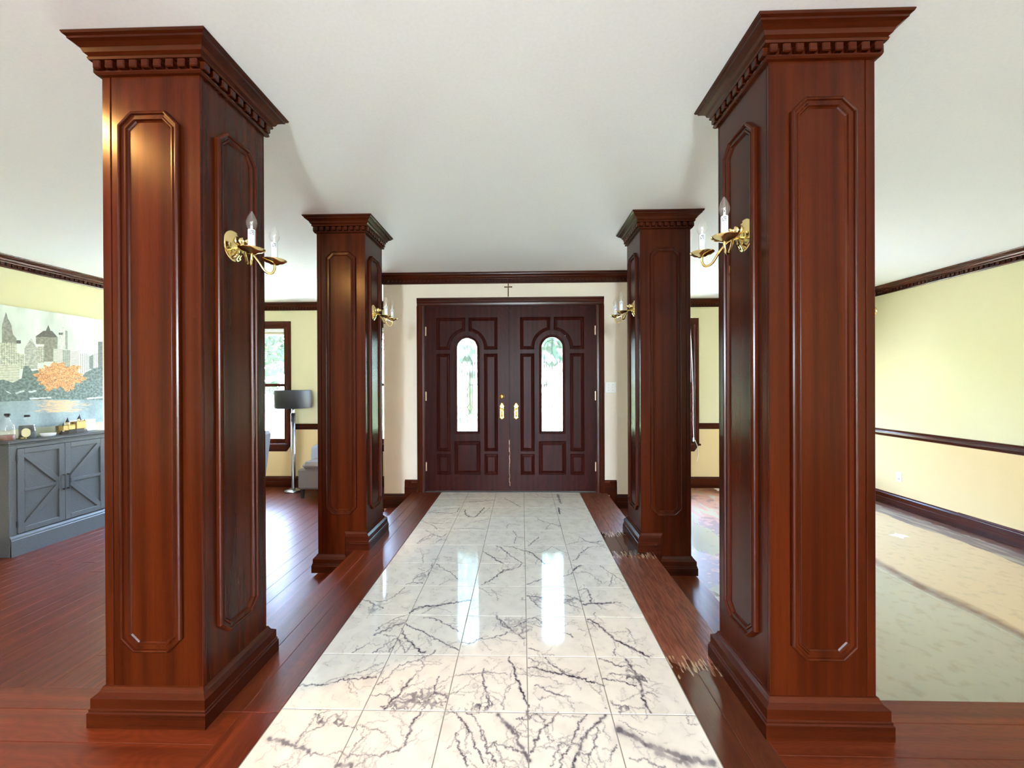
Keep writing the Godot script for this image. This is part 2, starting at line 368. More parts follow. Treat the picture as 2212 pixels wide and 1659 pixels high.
func marble_texture() -> ImageTexture:
	var w := 1024
	var h := 2048
	var sx := w / (TILE * 5.0)
	var sz := h / (MZ0 - MZ1)
	var ink := PackedFloat32Array()
	ink.resize(w * h)
	var wob := FastNoiseLite.new()
	wob.seed = 5
	wob.frequency = 1.0
	wob.fractal_octaves = 3
	rng.seed = 77
	var jobs := []
	for v in VEINS:
		var view: Array = VIEWS[v[0]]
		var pts := []
		for k in range(0, v[3].size(), 2):
			var p := on_y(view[0] + v[3][k] / view[2], view[1] + v[3][k + 1] / view[2], YP)
			pts.append(Vector3((p.x - X0) * sx, 0, (MZ0 - p.z) * sz))
		jobs.append([v[1], v[2], pts])
		# hair-thin side branches
		for b in 1 + pts.size() / 2:
			var k2 := rng.randi_range(0, pts.size() - 2)
			var q: Vector3 = pts[k2].lerp(pts[k2 + 1], rng.randf())
			var dir: Vector3 = (pts[k2 + 1] - pts[k2]).normalized().rotated(Vector3.UP, rng.randf_range(0.4, 1.1) * (1 if rng.randf() < 0.5 else -1))
			var len := rng.randf_range(20.0, 70.0)
			jobs.append([1.4, v[2] * 0.55, [q, q + dir * len * 0.5 + Vector3(rng.randf_range(-5, 5), 0, rng.randf_range(-5, 5)), q + dir * len]])
	for j in jobs:
		var pts2: Array = curve(j[2], maxi(6, j[2].size() * 6))
		var tot := 0.0
		for i in pts2.size() - 1:
			var a: Vector3 = pts2[i]
			var b: Vector3 = pts2[i + 1]
			var n := maxi(1, int(a.distance_to(b)))
			for s in n:
				var p: Vector3 = a.lerp(b, float(s) / n)
				tot += 1.0
				var jx := wob.get_noise_2d(p.x * 0.05, p.z * 0.05 + j[0]) * 7.0 + wob.get_noise_2d(p.x * 0.25 + 40, p.z * 0.25) * 2.5
				var jz := wob.get_noise_2d(p.z * 0.05 + 90, p.x * 0.05) * 7.0 + wob.get_noise_2d(p.z * 0.25, p.x * 0.25 + 70) * 2.5
				var r: float = maxf(0.9, j[0] * 0.50 * (0.75 + 0.6 * wob.get_noise_2d(tot * 0.06, j[0] * 13.0)))
				var str: float = j[1] * (0.8 + 0.5 * wob.get_noise_2d(tot * 0.035 + 33, j[0] * 7.0))
				var ri := int(ceil(r * 2.2 + 1.0))
				var cx := int(p.x + jx)
				var cz := int(p.z + jz)
				for dz in range(-ri, ri + 1):
					for dx in range(-ri, ri + 1):
						var xx := cx + dx
						var zz := cz + dz
						if xx < 0 or zz < 0 or xx >= w or zz >= h: continue
						var dd := sqrt(dx * dx + dz * dz)
						var val := str * (1.0 if dd < r * 0.6 else exp(-(dd - r * 0.6) * 1.1 / maxf(0.8, r * 0.6)))
						if val > ink[zz * w + xx]: ink[zz * w + xx] = val
	var cl1 := noise_bytes(256, 512, 0.06, 11, 5, w, h)
	var cl2 := noise_bytes(512, 1024, 0.03, 12, 5, w, h)
	var cl3 := noise_bytes(512, 1024, 0.05, 13, 4, w, h)
	for cdef in CLOUDS:
		var view: Array = VIEWS[cdef[0]]
		var poly := PackedVector2Array()
		for k in range(0, cdef[2].size(), 2):
			var p := on_y(view[0] + cdef[2][k] / view[2], view[1] + cdef[2][k + 1] / view[2], YP)
			poly.append(Vector2((p.x - X0) * sx, (MZ0 - p.z) * sz))
		var mid := Vector2.ZERO
		for p in poly: mid += p / poly.size()
		var rad := 0.0
		for p in poly: rad = maxf(rad, p.distance_to(mid))
		for zz in range(maxi(0, int(mid.y - rad - 12)), mini(h, int(mid.y + rad + 12))):
			for xx in range(maxi(0, int(mid.x - rad - 12)), mini(w, int(mid.x + rad + 12))):
				var q := Vector2(xx + (cl1[zz * w + xx] - 128) * 0.34, zz + (cl3[zz * w + xx] - 128) * 0.34)
				if Geometry2D.is_point_in_polygon(q, poly):
					var val: float = cdef[1] * clampf(1.15 - absf(cl3[zz * w + xx] / 255.0 - 0.5) * 5.0, 0.12, 1.0) * clampf(cl2[zz * w + xx] / 200.0, 0.3, 1.0)
					ink[zz * w + xx] = maxf(ink[zz * w + xx], val)
	var data := PackedByteArray()
	data.resize(w * h * 3)
	for i in w * h:
		var c := 0.875 - 0.10 * (cl1[i] / 255.0) * (cl2[i] / 255.0)
		var faint := clampf((0.05 - absf(cl2[i] / 255.0 - 0.52)) * 6.0, 0.0, 0.3) * clampf(cl1[i] / 128.0 - 0.8, 0.0, 1.0)
		var k := clampf(maxf(ink[i], faint), 0.0, 1.0)
		data[i * 3] = int(255 * lerpf(c, 0.20, k))
		data[i * 3 + 1] = int(255 * lerpf(c * 0.965, 0.175, k))
		data[i * 3 + 2] = int(255 * lerpf(c * 0.91, 0.22, k))
	return ImageTexture.create_from_image(Image.create_from_data(w, h, false, Image.FORMAT_RGB8, data))

# the stripped floor of the right-hand room: smooth leveller, coated sheet, bare boards with old adhesive; colour and roughness
func grey_image(w: int, h: int, data: PackedByteArray) -> ImageTexture:
	return ImageTexture.create_from_image(Image.create_from_data(w, h, false, Image.FORMAT_L8, data))
func subfloor_textures() -> Array:
	var w := 768
	var h := 1024
	var n1 := noise_bytes(192, 256, 0.02, 21, 4, w, h)
	var n2 := noise_bytes(w, h, 0.04, 22, 5)
	var n3 := noise_bytes(w, 128, 0.06, 23, 4, w, h)
	var data := PackedByteArray()
	data.resize(w * h * 3)
	var ro := PackedByteArray()
	ro.resize(w * h)
	var sheet := Color(0.78, 0.68, 0.53)
	var leveller := Color(0.68, 0.65, 0.56)
	var brown := Color(0.42, 0.30, 0.22)
	var glue := Color(0.36, 0.20, 0.13)
	var board := Color(0.68, 0.46, 0.33)
	for y in h:
		var z := lerpf(-1.5, -6.0, float(y) / h)
		for x in w:
			var i := y * w + x
			var xx := lerpf(1.2, 4.6, float(x) / w)
			var a := n1[i] / 255.0
			var b := n2[i] / 255.0
			var s := n3[i] / 255.0
			var right := clampf((xx - 3.02) * 40.0 + (b - 0.5) * 3.0, 0.0, 1.0)
			var c := leveller.lerp(sheet, right)
			var r := lerpf(0.24, 0.42, right)
			c = c.lerp(Color(0.58, 0.52, 0.42), clampf((b - 0.55) * 1.2, 0.0, 0.35))
			# scraped line between two sheets
			var ln := absf(xx - 3.02 - (a - 0.5) * 0.09) - 0.035 * (0.4 + s)
			if ln < 0.05:
				c = c.lerp(brown, clampf((0.05 - ln) * 14.0, 0.0, 1.0) * clampf(0.35 + b * 0.7, 0.0, 1.0))
				r = 0.6
			# scraped strip along the right wall
			if xx - 4.20 - (a - 0.5) * 0.12 > 0.0:
				c = Color(0.48, 0.41, 0.38).lerp(leveller, clampf((s - 0.45) * 4.0, 0.0, 0.8))
				r = 0.35
			if xx > 4.44 + (b - 0.5) * 0.06: c = c.lerp(glue, 0.8)
			# bare boards with scraped adhesive at the far left, ragged edge
			if -z - 3.0 + (a - 0.5) * 1.6 - (xx - 1.2) * 0.75 + (b - 0.5) * 0.25 > 0.12:
				c = board.lerp(glue.lerp(brown, b), 0.8 if a * 0.6 + b * 0.5 > 0.58 else 0.15 + 0.25 * b)
				r = 0.5
				var patch := Vector2((xx - 1.72) / 0.24, (z + 4.10) / 0.42).length()
				if s * 0.6 + (1.0 - a) * 0.5 > 0.70 or patch + (b - 0.5) * 0.5 + (s - 0.5) * 0.4 < 1.0:
					c = leveller
					r = 0.15
			if xx < 1.42 and c != leveller: c = c.lerp(glue.lerp(Color(0.42, 0.38, 0.28), b), 0.55)
			data[i * 3] = int(255 * c.r); data[i * 3 + 1] = int(255 * c.g); data[i * 3 + 2] = int(255 * c.b)
			ro[i] = int(255 * r)
	return [ImageTexture.create_from_image(Image.create_from_data(w, h, false, Image.FORMAT_RGB8, data)), grey_image(w, h, ro)]

# the boards right of the marble: dark smooth stretches, paler rough stretches, pale splinters where the two meet
func worn_board_textures(wood: Image) -> Array:
	var w := 160
	var h := 1600
	var n1 := noise_bytes(80, 400, 0.05, 31, 4, w, h)
	var n2 := noise_bytes(w, 200, 0.12, 32, 4, w, h)
	var im := Image.create(w, h, false, Image.FORMAT_RGB8)
	var ro := PackedByteArray()
	ro.resize(w * h)
	for y in h:
		var z := lerpf(-1.1, -4.5, float(y) / h)
		for x in w:
			var u := float(x) / w
			var a := n1[y * w + x] / 255.0
			var b := n2[y * w + x] / 255.0
			var c := wood.get_pixel(int(u * 300) % wood.get_width(), y % wood.get_height())
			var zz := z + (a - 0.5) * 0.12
			var dark_stretch := zz > -1.74 or (zz < -2.84 and zz > -3.24)
			var r := 0.14 if dark_stretch else 0.42
			if dark_stretch: c = c.lerp(Color(0.25, 0.15, 0.11), 0.6)
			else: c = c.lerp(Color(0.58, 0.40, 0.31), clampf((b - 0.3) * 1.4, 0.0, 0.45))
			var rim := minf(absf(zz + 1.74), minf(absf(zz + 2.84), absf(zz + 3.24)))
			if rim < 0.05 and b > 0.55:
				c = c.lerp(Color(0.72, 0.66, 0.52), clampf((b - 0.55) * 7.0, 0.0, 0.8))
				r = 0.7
			im.set_pixel(x, y, c)
			ro[y * w + x] = int(255 * r)
	return [ImageTexture.create_from_image(im), grey_image(w, h, ro)]

# the print on the canvas: a grey skyline above a lake, one orange tree
const CANV := [-4.5, -2.7, 1.12, 2.285]   # z of its right and left edge, lowest and highest y
func canvas_uv(px: float, py: float, w: int, h: int) -> Vector2:
	var p := on_x(px, py, XL + 0.04)
	return Vector2((p.z - CANV[1]) / (CANV[0] - CANV[1]) * w, (CANV[3] - p.y) / (CANV[3] - CANV[2]) * h)
func fill_poly(im: Image, poly: PackedVector2Array, c: Color, grain: PackedByteArray, amount := 0.12, stripes := 0) -> void:
	var lo := poly[0]
	var hi := poly[0]
	for p in poly:
		lo = lo.min(p); hi = hi.max(p)
	for y in range(maxi(0, int(lo.y)), mini(im.get_height(), int(hi.y) + 1)):
		for x in range(maxi(0, int(lo.x)), mini(im.get_width(), int(hi.x) + 1)):
			if Geometry2D.is_point_in_polygon(Vector2(x, y), poly):
				var g := grain[(y * im.get_width() + x) % grain.size()] / 255.0 - 0.5
				var k := 1.0 + g * amount * 2.0
				if stripes == 1 and y % 8 < 3: k *= 0.72
				if stripes == 2 and x % 9 < 4: k *= 0.74
				if stripes == 3 and (x % 9 < 4 and y % 9 < 5): k *= 0.78
				im.set_pixel(x, y, Color(clampf(c.r * k, 0, 1), clampf(c.g * k, 0, 1), clampf(c.b * k, 0, 1)))
func canvas_texture() -> ImageTexture:
	var w := 900
	var h := 600
	var im := Image.create(w, h, false, Image.FORMAT_RGB8)
	var n1 := noise_bytes(225, 60, 0.03, 41, 5, w, h)
	var n2 := noise_bytes(w, h, 0.06, 42, 4)
	var P := func(a: Array) -> PackedVector2Array:    # points of the crop [0, 640] x 6.383
		var r := PackedVector2Array()
		for k in range(0, a.size(), 2): r.append(canvas_uv(a[k] / 6.383, 640.0 + a[k + 1] / 6.383, w, h))
		return r
	for y in h:
		for x in w:
			var k := 0.74 + 0.2 * (n1[y * w + x] / 255.0)
			im.set_pixel(x, y, Color(k * 0.96, k, k * 0.95))
	var hz: float = canvas_uv(100, 862, w, h).y
	for y in range(int(hz), h):
		for x in w:
			var k := 0.50 + 0.16 * (n1[y * w + x] / 255.0) + 0.06 * (n2[y * w + x] / 255.0)
			im.set_pixel(x, y, Color(k * 0.90, k, k * 1.0))
	var far := PackedVector2Array([Vector2(0, hz - 250), Vector2(60, hz - 300), Vector2(140, hz - 230), Vector2(220, hz - 320), Vector2(300, hz - 240), Vector2(380, hz - 270), Vector2(430, hz - 60), Vector2(0, hz - 60)])
	fill_poly(im, far, Color(0.66, 0.68, 0.64), n2, 0.2, 3)
	fill_poly(im, P.call([-160,640,30,640,30,400,60,300,85,215,110,300,160,400,180,520,230,580,230,820,-160,820]), Color(0.52, 0.53, 0.49), n2, 0.22)
	fill_poly(im, P.call([-160,640,230,640,230,780,330,800,330,1000,-160,1000]), Color(0.72, 0.73, 0.66), n2, 0.25, 3)
	fill_poly(im, P.call([230,605,290,605,290,650,230,650]), Color(0.36, 0.37, 0.34), n2)
	fill_poly(im, P.call([-160,940,270,940,270,1180,-160,1180]), Color(0.82, 0.83, 0.74), n2, 0.15, 1)
	fill_poly(im, P.call([340,720,380,650,425,590,445,590,470,650,520,720,520,1000,340,1000]), Color(0.74, 0.75, 0.70), n2, 0.2, 1)
	fill_poly(im, P.call([495,550,600,475,720,475,795,560,795,720,740,720,740,900,610,900,610,660,500,660]), Color(0.50, 0.50, 0.45), n2, 0.2)
	fill_poly(im, P.call([495,555,600,475,635,475,668,395,700,475,720,475,795,565]), Color(0.34, 0.34, 0.31), n2, 0.15)
	fill_poly(im, P.call([520,690,610,690,610,920,520,920]), Color(0.70, 0.70, 0.64), n2, 0.2, 3)
	fill_poly(im, P.call([805,480,825,445,860,440,860,405,905,405,905,440,935,480,935,730,805,730]), Color(0.78, 0.79, 0.75), n2, 0.15)
	fill_poly(im, P.call([900,470,935,480,935,730,905,730]), Color(0.56, 0.57, 0.54), n2, 0.1)
	fill_poly(im, P.call([812,500,872,500,872,530,812,530]), Color(0.45, 0.46, 0.43), n2, 0.2, 2)
	fill_poly(im, P.call([745,725,865,725,865,1000,745,1000]), Color(0.82, 0.83, 0.77), n2, 0.1, 1)
	fill_poly(im, P.call([865,740,975,740,975,1000,865,1000]), Color(0.62, 0.64, 0.60), n2, 0.1, 3)
	fill_poly(im, P.call([970,750,1095,750,1095,1000,970,1000]), Color(0.84, 0.85, 0.80), n2, 0.1, 1)
	fill_poly(im, P.call([1100,790,1180,790,1270,830,1270,1060,1100,1060]), Color(0.82, 0.84, 0.80), n2, 0.1, 2)
	fill_poly(im, P.call([1230,830,1290,800,1290,1000,1230,1000]), Color(0.48, 0.51, 0.50), n2, 0.1)
	fill_poly(im, P.call([1290,790,1355,780,1355,1000,1290,1000]), Color(0.83, 0.85, 0.82), n2, 0.1, 2)
	fill_poly(im, P.call([1355,625,1450,625,1450,1000,1355,1000]), Color(0.45, 0.48, 0.48), n2, 0.15, 1)
	# dark banks of trees
	var bank: PackedVector2Array = P.call([-160,1160,60,1150,180,1190,300,1130,330,960,400,960,440,1030,560,1010,700,1040,1140,1100,1180,1050,1300,990,1450,960,1450,1430,700,1420,300,1440,-160,1460])
	bank.append(Vector2(0, hz)); bank.append(Vector2(0, hz - 110))
	fill_poly(im, bank, Color(0.40, 0.46, 0.44), n2, 0.35)
	for q in [[80,1300,150,1330], [210,1330,330,1290], [390,1310,500,1290], [400,1400,700,1385], [1190,1400,1420,1380]]:
		fill_poly(im, P.call([q[0], q[1], q[2], q[3], q[2] + 10, q[3] + 18, q[0] + 20, q[1] + 22]), Color(0.74, 0.78, 0.76), n2, 0.3)
	# the orange tree: a mass of small dabs, and its image in the water
	rng.seed = 9
	for k in 4200:
		var ang := rng.randf() * TAU
		var rr := sqrt(rng.randf()) * (0.88 + 0.16 * sin(ang * 5.0 + 1.0) * sin(ang * 11.0)) + absf(rng.randfn(0.0, 0.03))
		var p := canvas_uv((830 + cos(ang) * rr * 350) / 6.383, 640.0 + (1105 + sin(ang) * rr * 195 * (1.0 + 0.15 * sin(ang * 7.0))) / 6.383, w, h)
		var c := Color(0.72, 0.47, 0.28).lerp(Color(0.90, 0.70, 0.50), rng.randf()).lerp(Color(0.50, 0.36, 0.26), 0.6 if rng.randf() < 0.2 else 0.0)
		im.fill_rect(Rect2i(int(p.x) - 2, int(p.y) - 1, rng.randi_range(3, 7), rng.randi_range(3, 6)), c)
	for k in 500:
		var p := canvas_uv((830 + rng.randfn(0, 150)) / 6.383, 640.0 + (1510 + rng.randf_range(-80, 90)) / 6.383, w, h)
		var r2 := Rect2i(int(p.x) - 8, int(p.y), rng.randi_range(10, 26), 2)
		if r2.position.x < 1 or r2.end.x >= w or r2.position.y < 1 or r2.end.y >= h: continue
		im.fill_rect(r2, im.get_pixel(r2.position.x, r2.position.y).lerp(Color(0.88, 0.70, 0.52), 0.55))
	return ImageTexture.create_from_image(im)

func make_materials() -> void:
	var mah := [Color(0.165, 0.041, 0.009), Color(0.222, 0.070, 0.015), Color(0.285, 0.105, 0.024)]
	var mah_v := wood_image(1, mah[0], mah[1], mah[2], 0.04, 0.12)
	var mah_tex := ImageTexture.create_from_image(mah_v)
	var mah_u := mah_v.duplicate() as Image
	mah_u.rotate_90(CLOCKWISE)
	var mah_utex := ImageTexture.create_from_image(mah_u)
	M.mahogany = tri_mat(mah_tex, Vector3(1.9, 0.45, 1.9), 0.24, Vector3.ZERO, 0.30)
	M.mahogany_b = tri_mat(mah_tex, Vector3(1.9, 0.45, 1.9), 0.24, Vector3(0.37, 0.2, 0.61), 0.30)
	M.mahogany_h = tri_mat(mah_utex, Vector3(0.45, 1.9, 0.45), 0.26, Vector3.ZERO, 0.34)
	var dr := [Color(0.125, 0.034, 0.024), Color(0.19, 0.058, 0.039), Color(0.245, 0.086, 0.057)]
	var door_im := wood_image(4, dr[0], dr[1], dr[2], 0.22, 0.35)
	M.door = tri_mat(ImageTexture.create_from_image(door_im), Vector3(2.2, 0.5, 2.2), 0.36, Vector3.ZERO, 0.20)
	var oak_im := wood_image(7, Color(0.265, 0.092, 0.036), Color(0.355, 0.142, 0.062), Color(0.445, 0.195, 0.092), 0.20, 0.28)
	var oak := ImageTexture.create_from_image(oak_im)
	var oak_u_im := oak_im.duplicate() as Image
	oak_u_im.rotate_90(CLOCKWISE)
	var oak_u := ImageTexture.create_from_image(oak_u_im)
	M.oak_z = []
	M.oak_x = []
	for k in 4:
		M.oak_z.append(tri_mat(oak, Vector3(2.6, 2.6, 0.55), 0.34, Vector3(0.23 * k, 0, 0.31 * k), 0.42))
		M.oak_x.append(tri_mat(oak_u, Vector3(0.55, 2.6, 2.6), 0.34, Vector3(0.31 * k, 0, 0.23 * k), 0.36))
	M.worn = flat(Color.WHITE, 1.0)
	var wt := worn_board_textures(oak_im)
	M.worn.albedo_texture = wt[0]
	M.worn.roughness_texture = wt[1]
	M.marble = flat(Color.WHITE, 0.07)
	M.marble.albedo_texture = marble_texture()
	M.grout = flat(Color(0.50, 0.48, 0.44), 0.8)
	M.subfloor = flat(Color.WHITE, 1.0)
	var sft := subfloor_textures()
	M.subfloor.albedo_texture = sft[0]
	M.subfloor.roughness_texture = sft[1]
	M.ceiling = tri_mat(speckle_tex(51, Color(0.935, 0.945, 0.95), Color(0.955, 0.965, 0.97), 0.15), Vector3(1.5, 1.5, 1.5), 0.95)
	M.yellow = tri_mat(speckle_tex(52, Color(0.785, 0.76, 0.605), Color(0.805, 0.78, 0.63), 0.2), Vector3(2, 2, 2), 0.75)
	M.tan = tri_mat(speckle_tex(53, Color(0.80, 0.705, 0.51), Color(0.82, 0.73, 0.54), 0.2), Vector3(2, 2, 2), 0.75)
	M.beige = tri_mat(speckle_tex(54, Color(0.83, 0.79, 0.725), Color(0.86, 0.82, 0.76), 0.2), Vector3(2, 2, 2), 0.75)
	M.brass = flat(Color(0.93, 0.84, 0.60), 0.11, 1.0)
	M.old_brass = flat(Color(0.74, 0.58, 0.30), 0.28, 1.0)
	M.chrome = flat(Color(0.62, 0.63, 0.64), 0.25, 1.0)
	M.steel = flat(Color(0.55, 0.54, 0.52), 0.3, 1.0)
	M.hinge = flat(Color(0.85, 0.72, 0.60), 0.35, 0.7)
	M.white = flat(Color(0.88, 0.88, 0.87), 0.45)
	M.candle = flat(Color(0.84, 0.86, 0.88), 0.5)
	M.black = flat(Color(0.03, 0.03, 0.032), 0.4)
	M.print = flat(Color(0.10, 0.11, 0.16), 0.6)
	M.bulb = flat(Color(0.95, 0.93, 0.90, 0.05), 0.03)
	M.bulb.transparency = BaseMaterial3D.TRANSPARENCY_ALPHA
	M.pane = flat(Color(0.95, 1.0, 0.97, 0.06), 0.02)
	M.pane.transparency = BaseMaterial3D.TRANSPARENCY_ALPHA
	M.obscure = flat(Color(0.34, 0.43, 0.385, 0.0), 0.08)
	M.obscure.refraction_enabled = true
	M.obscure.refraction_scale = 0.05
	M.came = flat(Color(0.20, 0.21, 0.19), 0.5, 0.4)
	M.shade_fabric = tri_mat(speckle_tex(60, Color(0.10, 0.105, 0.11), Color(0.14, 0.145, 0.15), 0.4), Vector3(9, 9, 9), 0.62)
	M.blind = flat(Color(0.78, 0.75, 0.64), 0.8)
	M.cabinet = tri_mat(speckle_tex(61, Color(0.275, 0.285, 0.28), Color(0.33, 0.34, 0.335), 0.08), Vector3(3, 3, 3), 0.42)
	M.cabinet_top = tri_mat(speckle_tex(62, Color(0.225, 0.235, 0.235), Color(0.275, 0.285, 0.285), 0.08), Vector3(3, 3, 3), 0.38)
	M.cabinet_side = M.cabinet
	M.upholstery = tri_mat(speckle_tex(63, Color(0.36, 0.32, 0.295), Color(0.44, 0.395, 0.365), 0.5), Vector3(5, 5, 5), 0.9)
	M.pale_cloth = tri_mat(speckle_tex(64, Color(0.52, 0.55, 0.60), Color(0.60, 0.63, 0.68), 0.5), Vector3(5, 5, 5), 0.9)
	M.dark_wood = flat(Color(0.08, 0.045, 0.03), 0.4)
	M.plank_z = M.oak_z

# ---------------------------------------------------------------- mouldings
const CAP := [[0.0, -0.114], [0.010, -0.112], [0.015, -0.106], [0.015, -0.101], [0.002, -0.100], [0.002, -0.068], [0.024, -0.067], [0.027, -0.060], [0.024, -0.055], [0.033, -0.048], [0.038, -0.036], [0.050, -0.026], [0.060, -0.021], [0.061, -0.015], [0.069, -0.010], [0.072, -0.003], [0.070, 0.0]]
const BASE := [[0.0, 0.128], [0.005, 0.126], [0.008, 0.118], [0.012, 0.110], [0.022, 0.102], [0.027, 0.098], [0.027, 0.064], [0.031, 0.061], [0.030, 0.054], [0.034, 0.050], [0.034, 0.0]]
const BOARD := [[0.0, 0.160], [0.006, 0.158], [0.009, 0.146], [0.017, 0.136], [0.019, 0.130], [0.019, 0.085], [0.023, 0.081], [0.023, 0.0]]
const RAIL := [[0.0, 0.090], [0.018, 0.088], [0.024, 0.078], [0.016, 0.066], [0.022, 0.052], [0.022, 0.034], [0.014, 0.022], [0.010, 0.006], [0.0, 0.0]]
var dentil_mesh: Mesh
# a run of crown moulding under the ceiling along a wall, with its row of dentils; called once for each wall
func crown(called: String, label: String, a: Vector3, b: Vector3, outw: Vector3, ma: float, mb: float) -> Node3D:
	var t := thing(called, label, "crown moulding", Vector3.ZERO, "", "structure")
	var st := new_st()
	strip(st, CAP, a, b, outw, ma, mb)
	obj("moulding", st, M.mahogany_h, t)
	var d := (b - a).normalized()
	var n := int(a.distance_to(b) / 0.0445)
	for k in n:
		var o := obj("dentil", dentil_mesh, M.mahogany_h, t, a + d * (k + 0.5) * 0.0445 + outw * 0.016 + Vector3(0, -0.083, 0))
		o.rotation.y = atan2(outw.x, outw.z)
	return t
func run(called: String, label: String, category: String, prof: Array, segs: Array, m: Material) -> Node3D:
	var t := thing(called, label, category, Vector3.ZERO, "", "structure")
	for s in segs:
		var st := new_st()
		strip(st, prof, s[0], s[1], s[2], s[3], s[4])
		obj("moulding", st, m, t)
	return t
func octagon(hx: float, y0: float, y1: float, c: float) -> PackedVector2Array:
	return PackedVector2Array([Vector2(-hx + c, y0), Vector2(hx - c, y0), Vector2(hx, y0 + c), Vector2(hx, y1 - c), Vector2(hx - c, y1), Vector2(-hx + c, y1), Vector2(-hx, y1 - c), Vector2(-hx, y0 + c)])
func square(out: float, y: float) -> Array:
	var k := HALF + out
	return [Vector3(-k, y, -k), Vector3(-k, y, k), Vector3(k, y, k), Vector3(k, y, -k)]

func column(cx: float, cz: float, far: bool, label: String) -> void:
	var t := thing("column", label, "column", Vector3(cx, 0, cz), "panelled columns beside the marble walk")
	var side := -1.0 if cx < 0 else 1.0          # the side away from the walk
	# shaft of four boards; the board of the outer side shows its edge at the front, beside a groove
	var st := new_st()
	box(st, Vector3(-HALF + 0.004, 0.0, -HALF + 0.004), Vector3(HALF - 0.004, YC - 0.01, HALF - 0.004))
	obj("core", st, M.mahogany, t)
	var lo := 0.0
	var hi := YC - 0.002
	var g := 0.030
	for s in [1.0, -1.0]:                         # front and back boards
		st = new_st()
		var xa: float = -HALF + (g + 0.004 if side < 0 else 0.0)
		var xb: float = HALF - (g + 0.004 if side > 0 else 0.0)
		box(st, Vector3(xa, lo, s * HALF - 0.012 if s > 0 else -HALF), Vector3(xb, hi, HALF if s > 0 else -HALF + 0.012), 0.0015)
		obj("face_board", st, M.mahogany_b, t)
	st = new_st()                                 # outer board
	box(st, Vector3(side * HALF - (g if side > 0 else 0.0), lo, -HALF), Vector3(side * HALF + (g if side < 0 else 0.0), hi, HALF), 0.0015)
	obj("side_board", st, M.mahogany, t)
	st = new_st()                                 # inner board, between front and back boards
	var ix := -side * HALF
	box(st, Vector3(minf(ix, ix + side * 0.012), lo, -HALF + 0.013), Vector3(maxf(ix, ix + side * 0.012), hi, HALF - 0.013), 0.0015)
	obj("side_board", st, M.mahogany, t)
	# raised octagonal panel moulding on each face
	var oct := octagon(0.111, 0.586, 2.511, 0.048)
	var prof := [[0.0, 0.0], [0.0, 0.010], [0.002, 0.015], [0.007, 0.0175], [0.011, 0.016], [0.013, 0.010], [0.021, 0.009], [0.024, 0.0125], [0.029, 0.012], [0.032, 0.006], [0.036, 0.003]]
	for k in 4:
		var rot := Basis(Vector3.UP, k * PI / 2)
		var tr := Transform3D(rot, rot * Vector3(0, 0, HALF))
		st = new_st()
		raised(st, oct, prof, tr, false)
		obj("panel_moulding", st, M.mahogany, t)
		st = new_st()
		raised(st, inset(oct, 0.034), [[0.0, -0.002], [0.0, 0.002], [0.003, 0.0035]], tr)
		obj("panel", st, M.mahogany if k % 2 else M.mahogany_b, t)
	# capital
	st = new_st()
	var loops := []
	for p in CAP: loops.append(square(p[0], YC + p[1]))
	loops.reverse()
	for l in loops: l.reverse()
	loops.reverse()
	loft(st, loops, false, true)
	var cap := obj("capital", st, M.mahogany_h, t)
	for k in 4:
		var rot := Basis(Vector3.UP, k * PI / 2)
		for i in 9:
			var o := obj("dentil", dentil_mesh, M.mahogany_h, cap, rot * Vector3((i - 4) * 0.0435, YC - 0.083, HALF + 0.016))
			o.basis = rot
	# base
	if not far:
		st = new_st()
		loops = []
		for p in BASE: loops.append(square(p[0], YP + p[1]))
		loft(st, loops, false, false)
		obj("base_moulding", st, M.mahogany_h, t)
		return
	# far columns straddle the edge of the walk: the moulding steps down from the walk to the tread
	var edge: float = (PL if side < 0 else PR) - cx          # in the column's own axes
	var inn := -side * HALF
	var out := side * HALF
	for s in [1.0, -1.0]:                         # front and back: level on the walk, down its edge, level on the tread
		st = new_st()
		var rows := []
		for p in BASE:
			var xq: float = edge + side * 0.078 * p[1] / 0.128
			var z: float = s * (HALF + p[0])
			rows.append([Vector3(inn - side * p[0], YP + p[1], z), Vector3(xq, YP + p[1], z), Vector3(xq, YT + p[1], z), Vector3(out + side * p[0], YT + p[1], z)])
		for k in rows.size() - 1:
			for m in 3:
				if side * s < 0: quad(st, rows[k][m], rows[k + 1][m], rows[k + 1][m + 1], rows[k][m + 1])
				else: quad(st, rows[k][m + 1], rows[k + 1][m + 1], rows[k + 1][m], rows[k][m])
		obj("base_moulding", st, M.mahogany_h, t)
	st = new_st()
	strip(st, BASE, Vector3(inn, YP, HALF), Vector3(inn, YP, -HALF), Vector3(-side, 0, 0), -1.0, 1.0)
	obj("base_moulding", st, M.mahogany_h, t)
	st = new_st()
	strip(st, BASE, Vector3(out, YT, HALF), Vector3(out, YT, -HALF), Vector3(side, 0, 0), -1.0, 1.0)
	obj("base_moulding", st, M.mahogany_h, t)

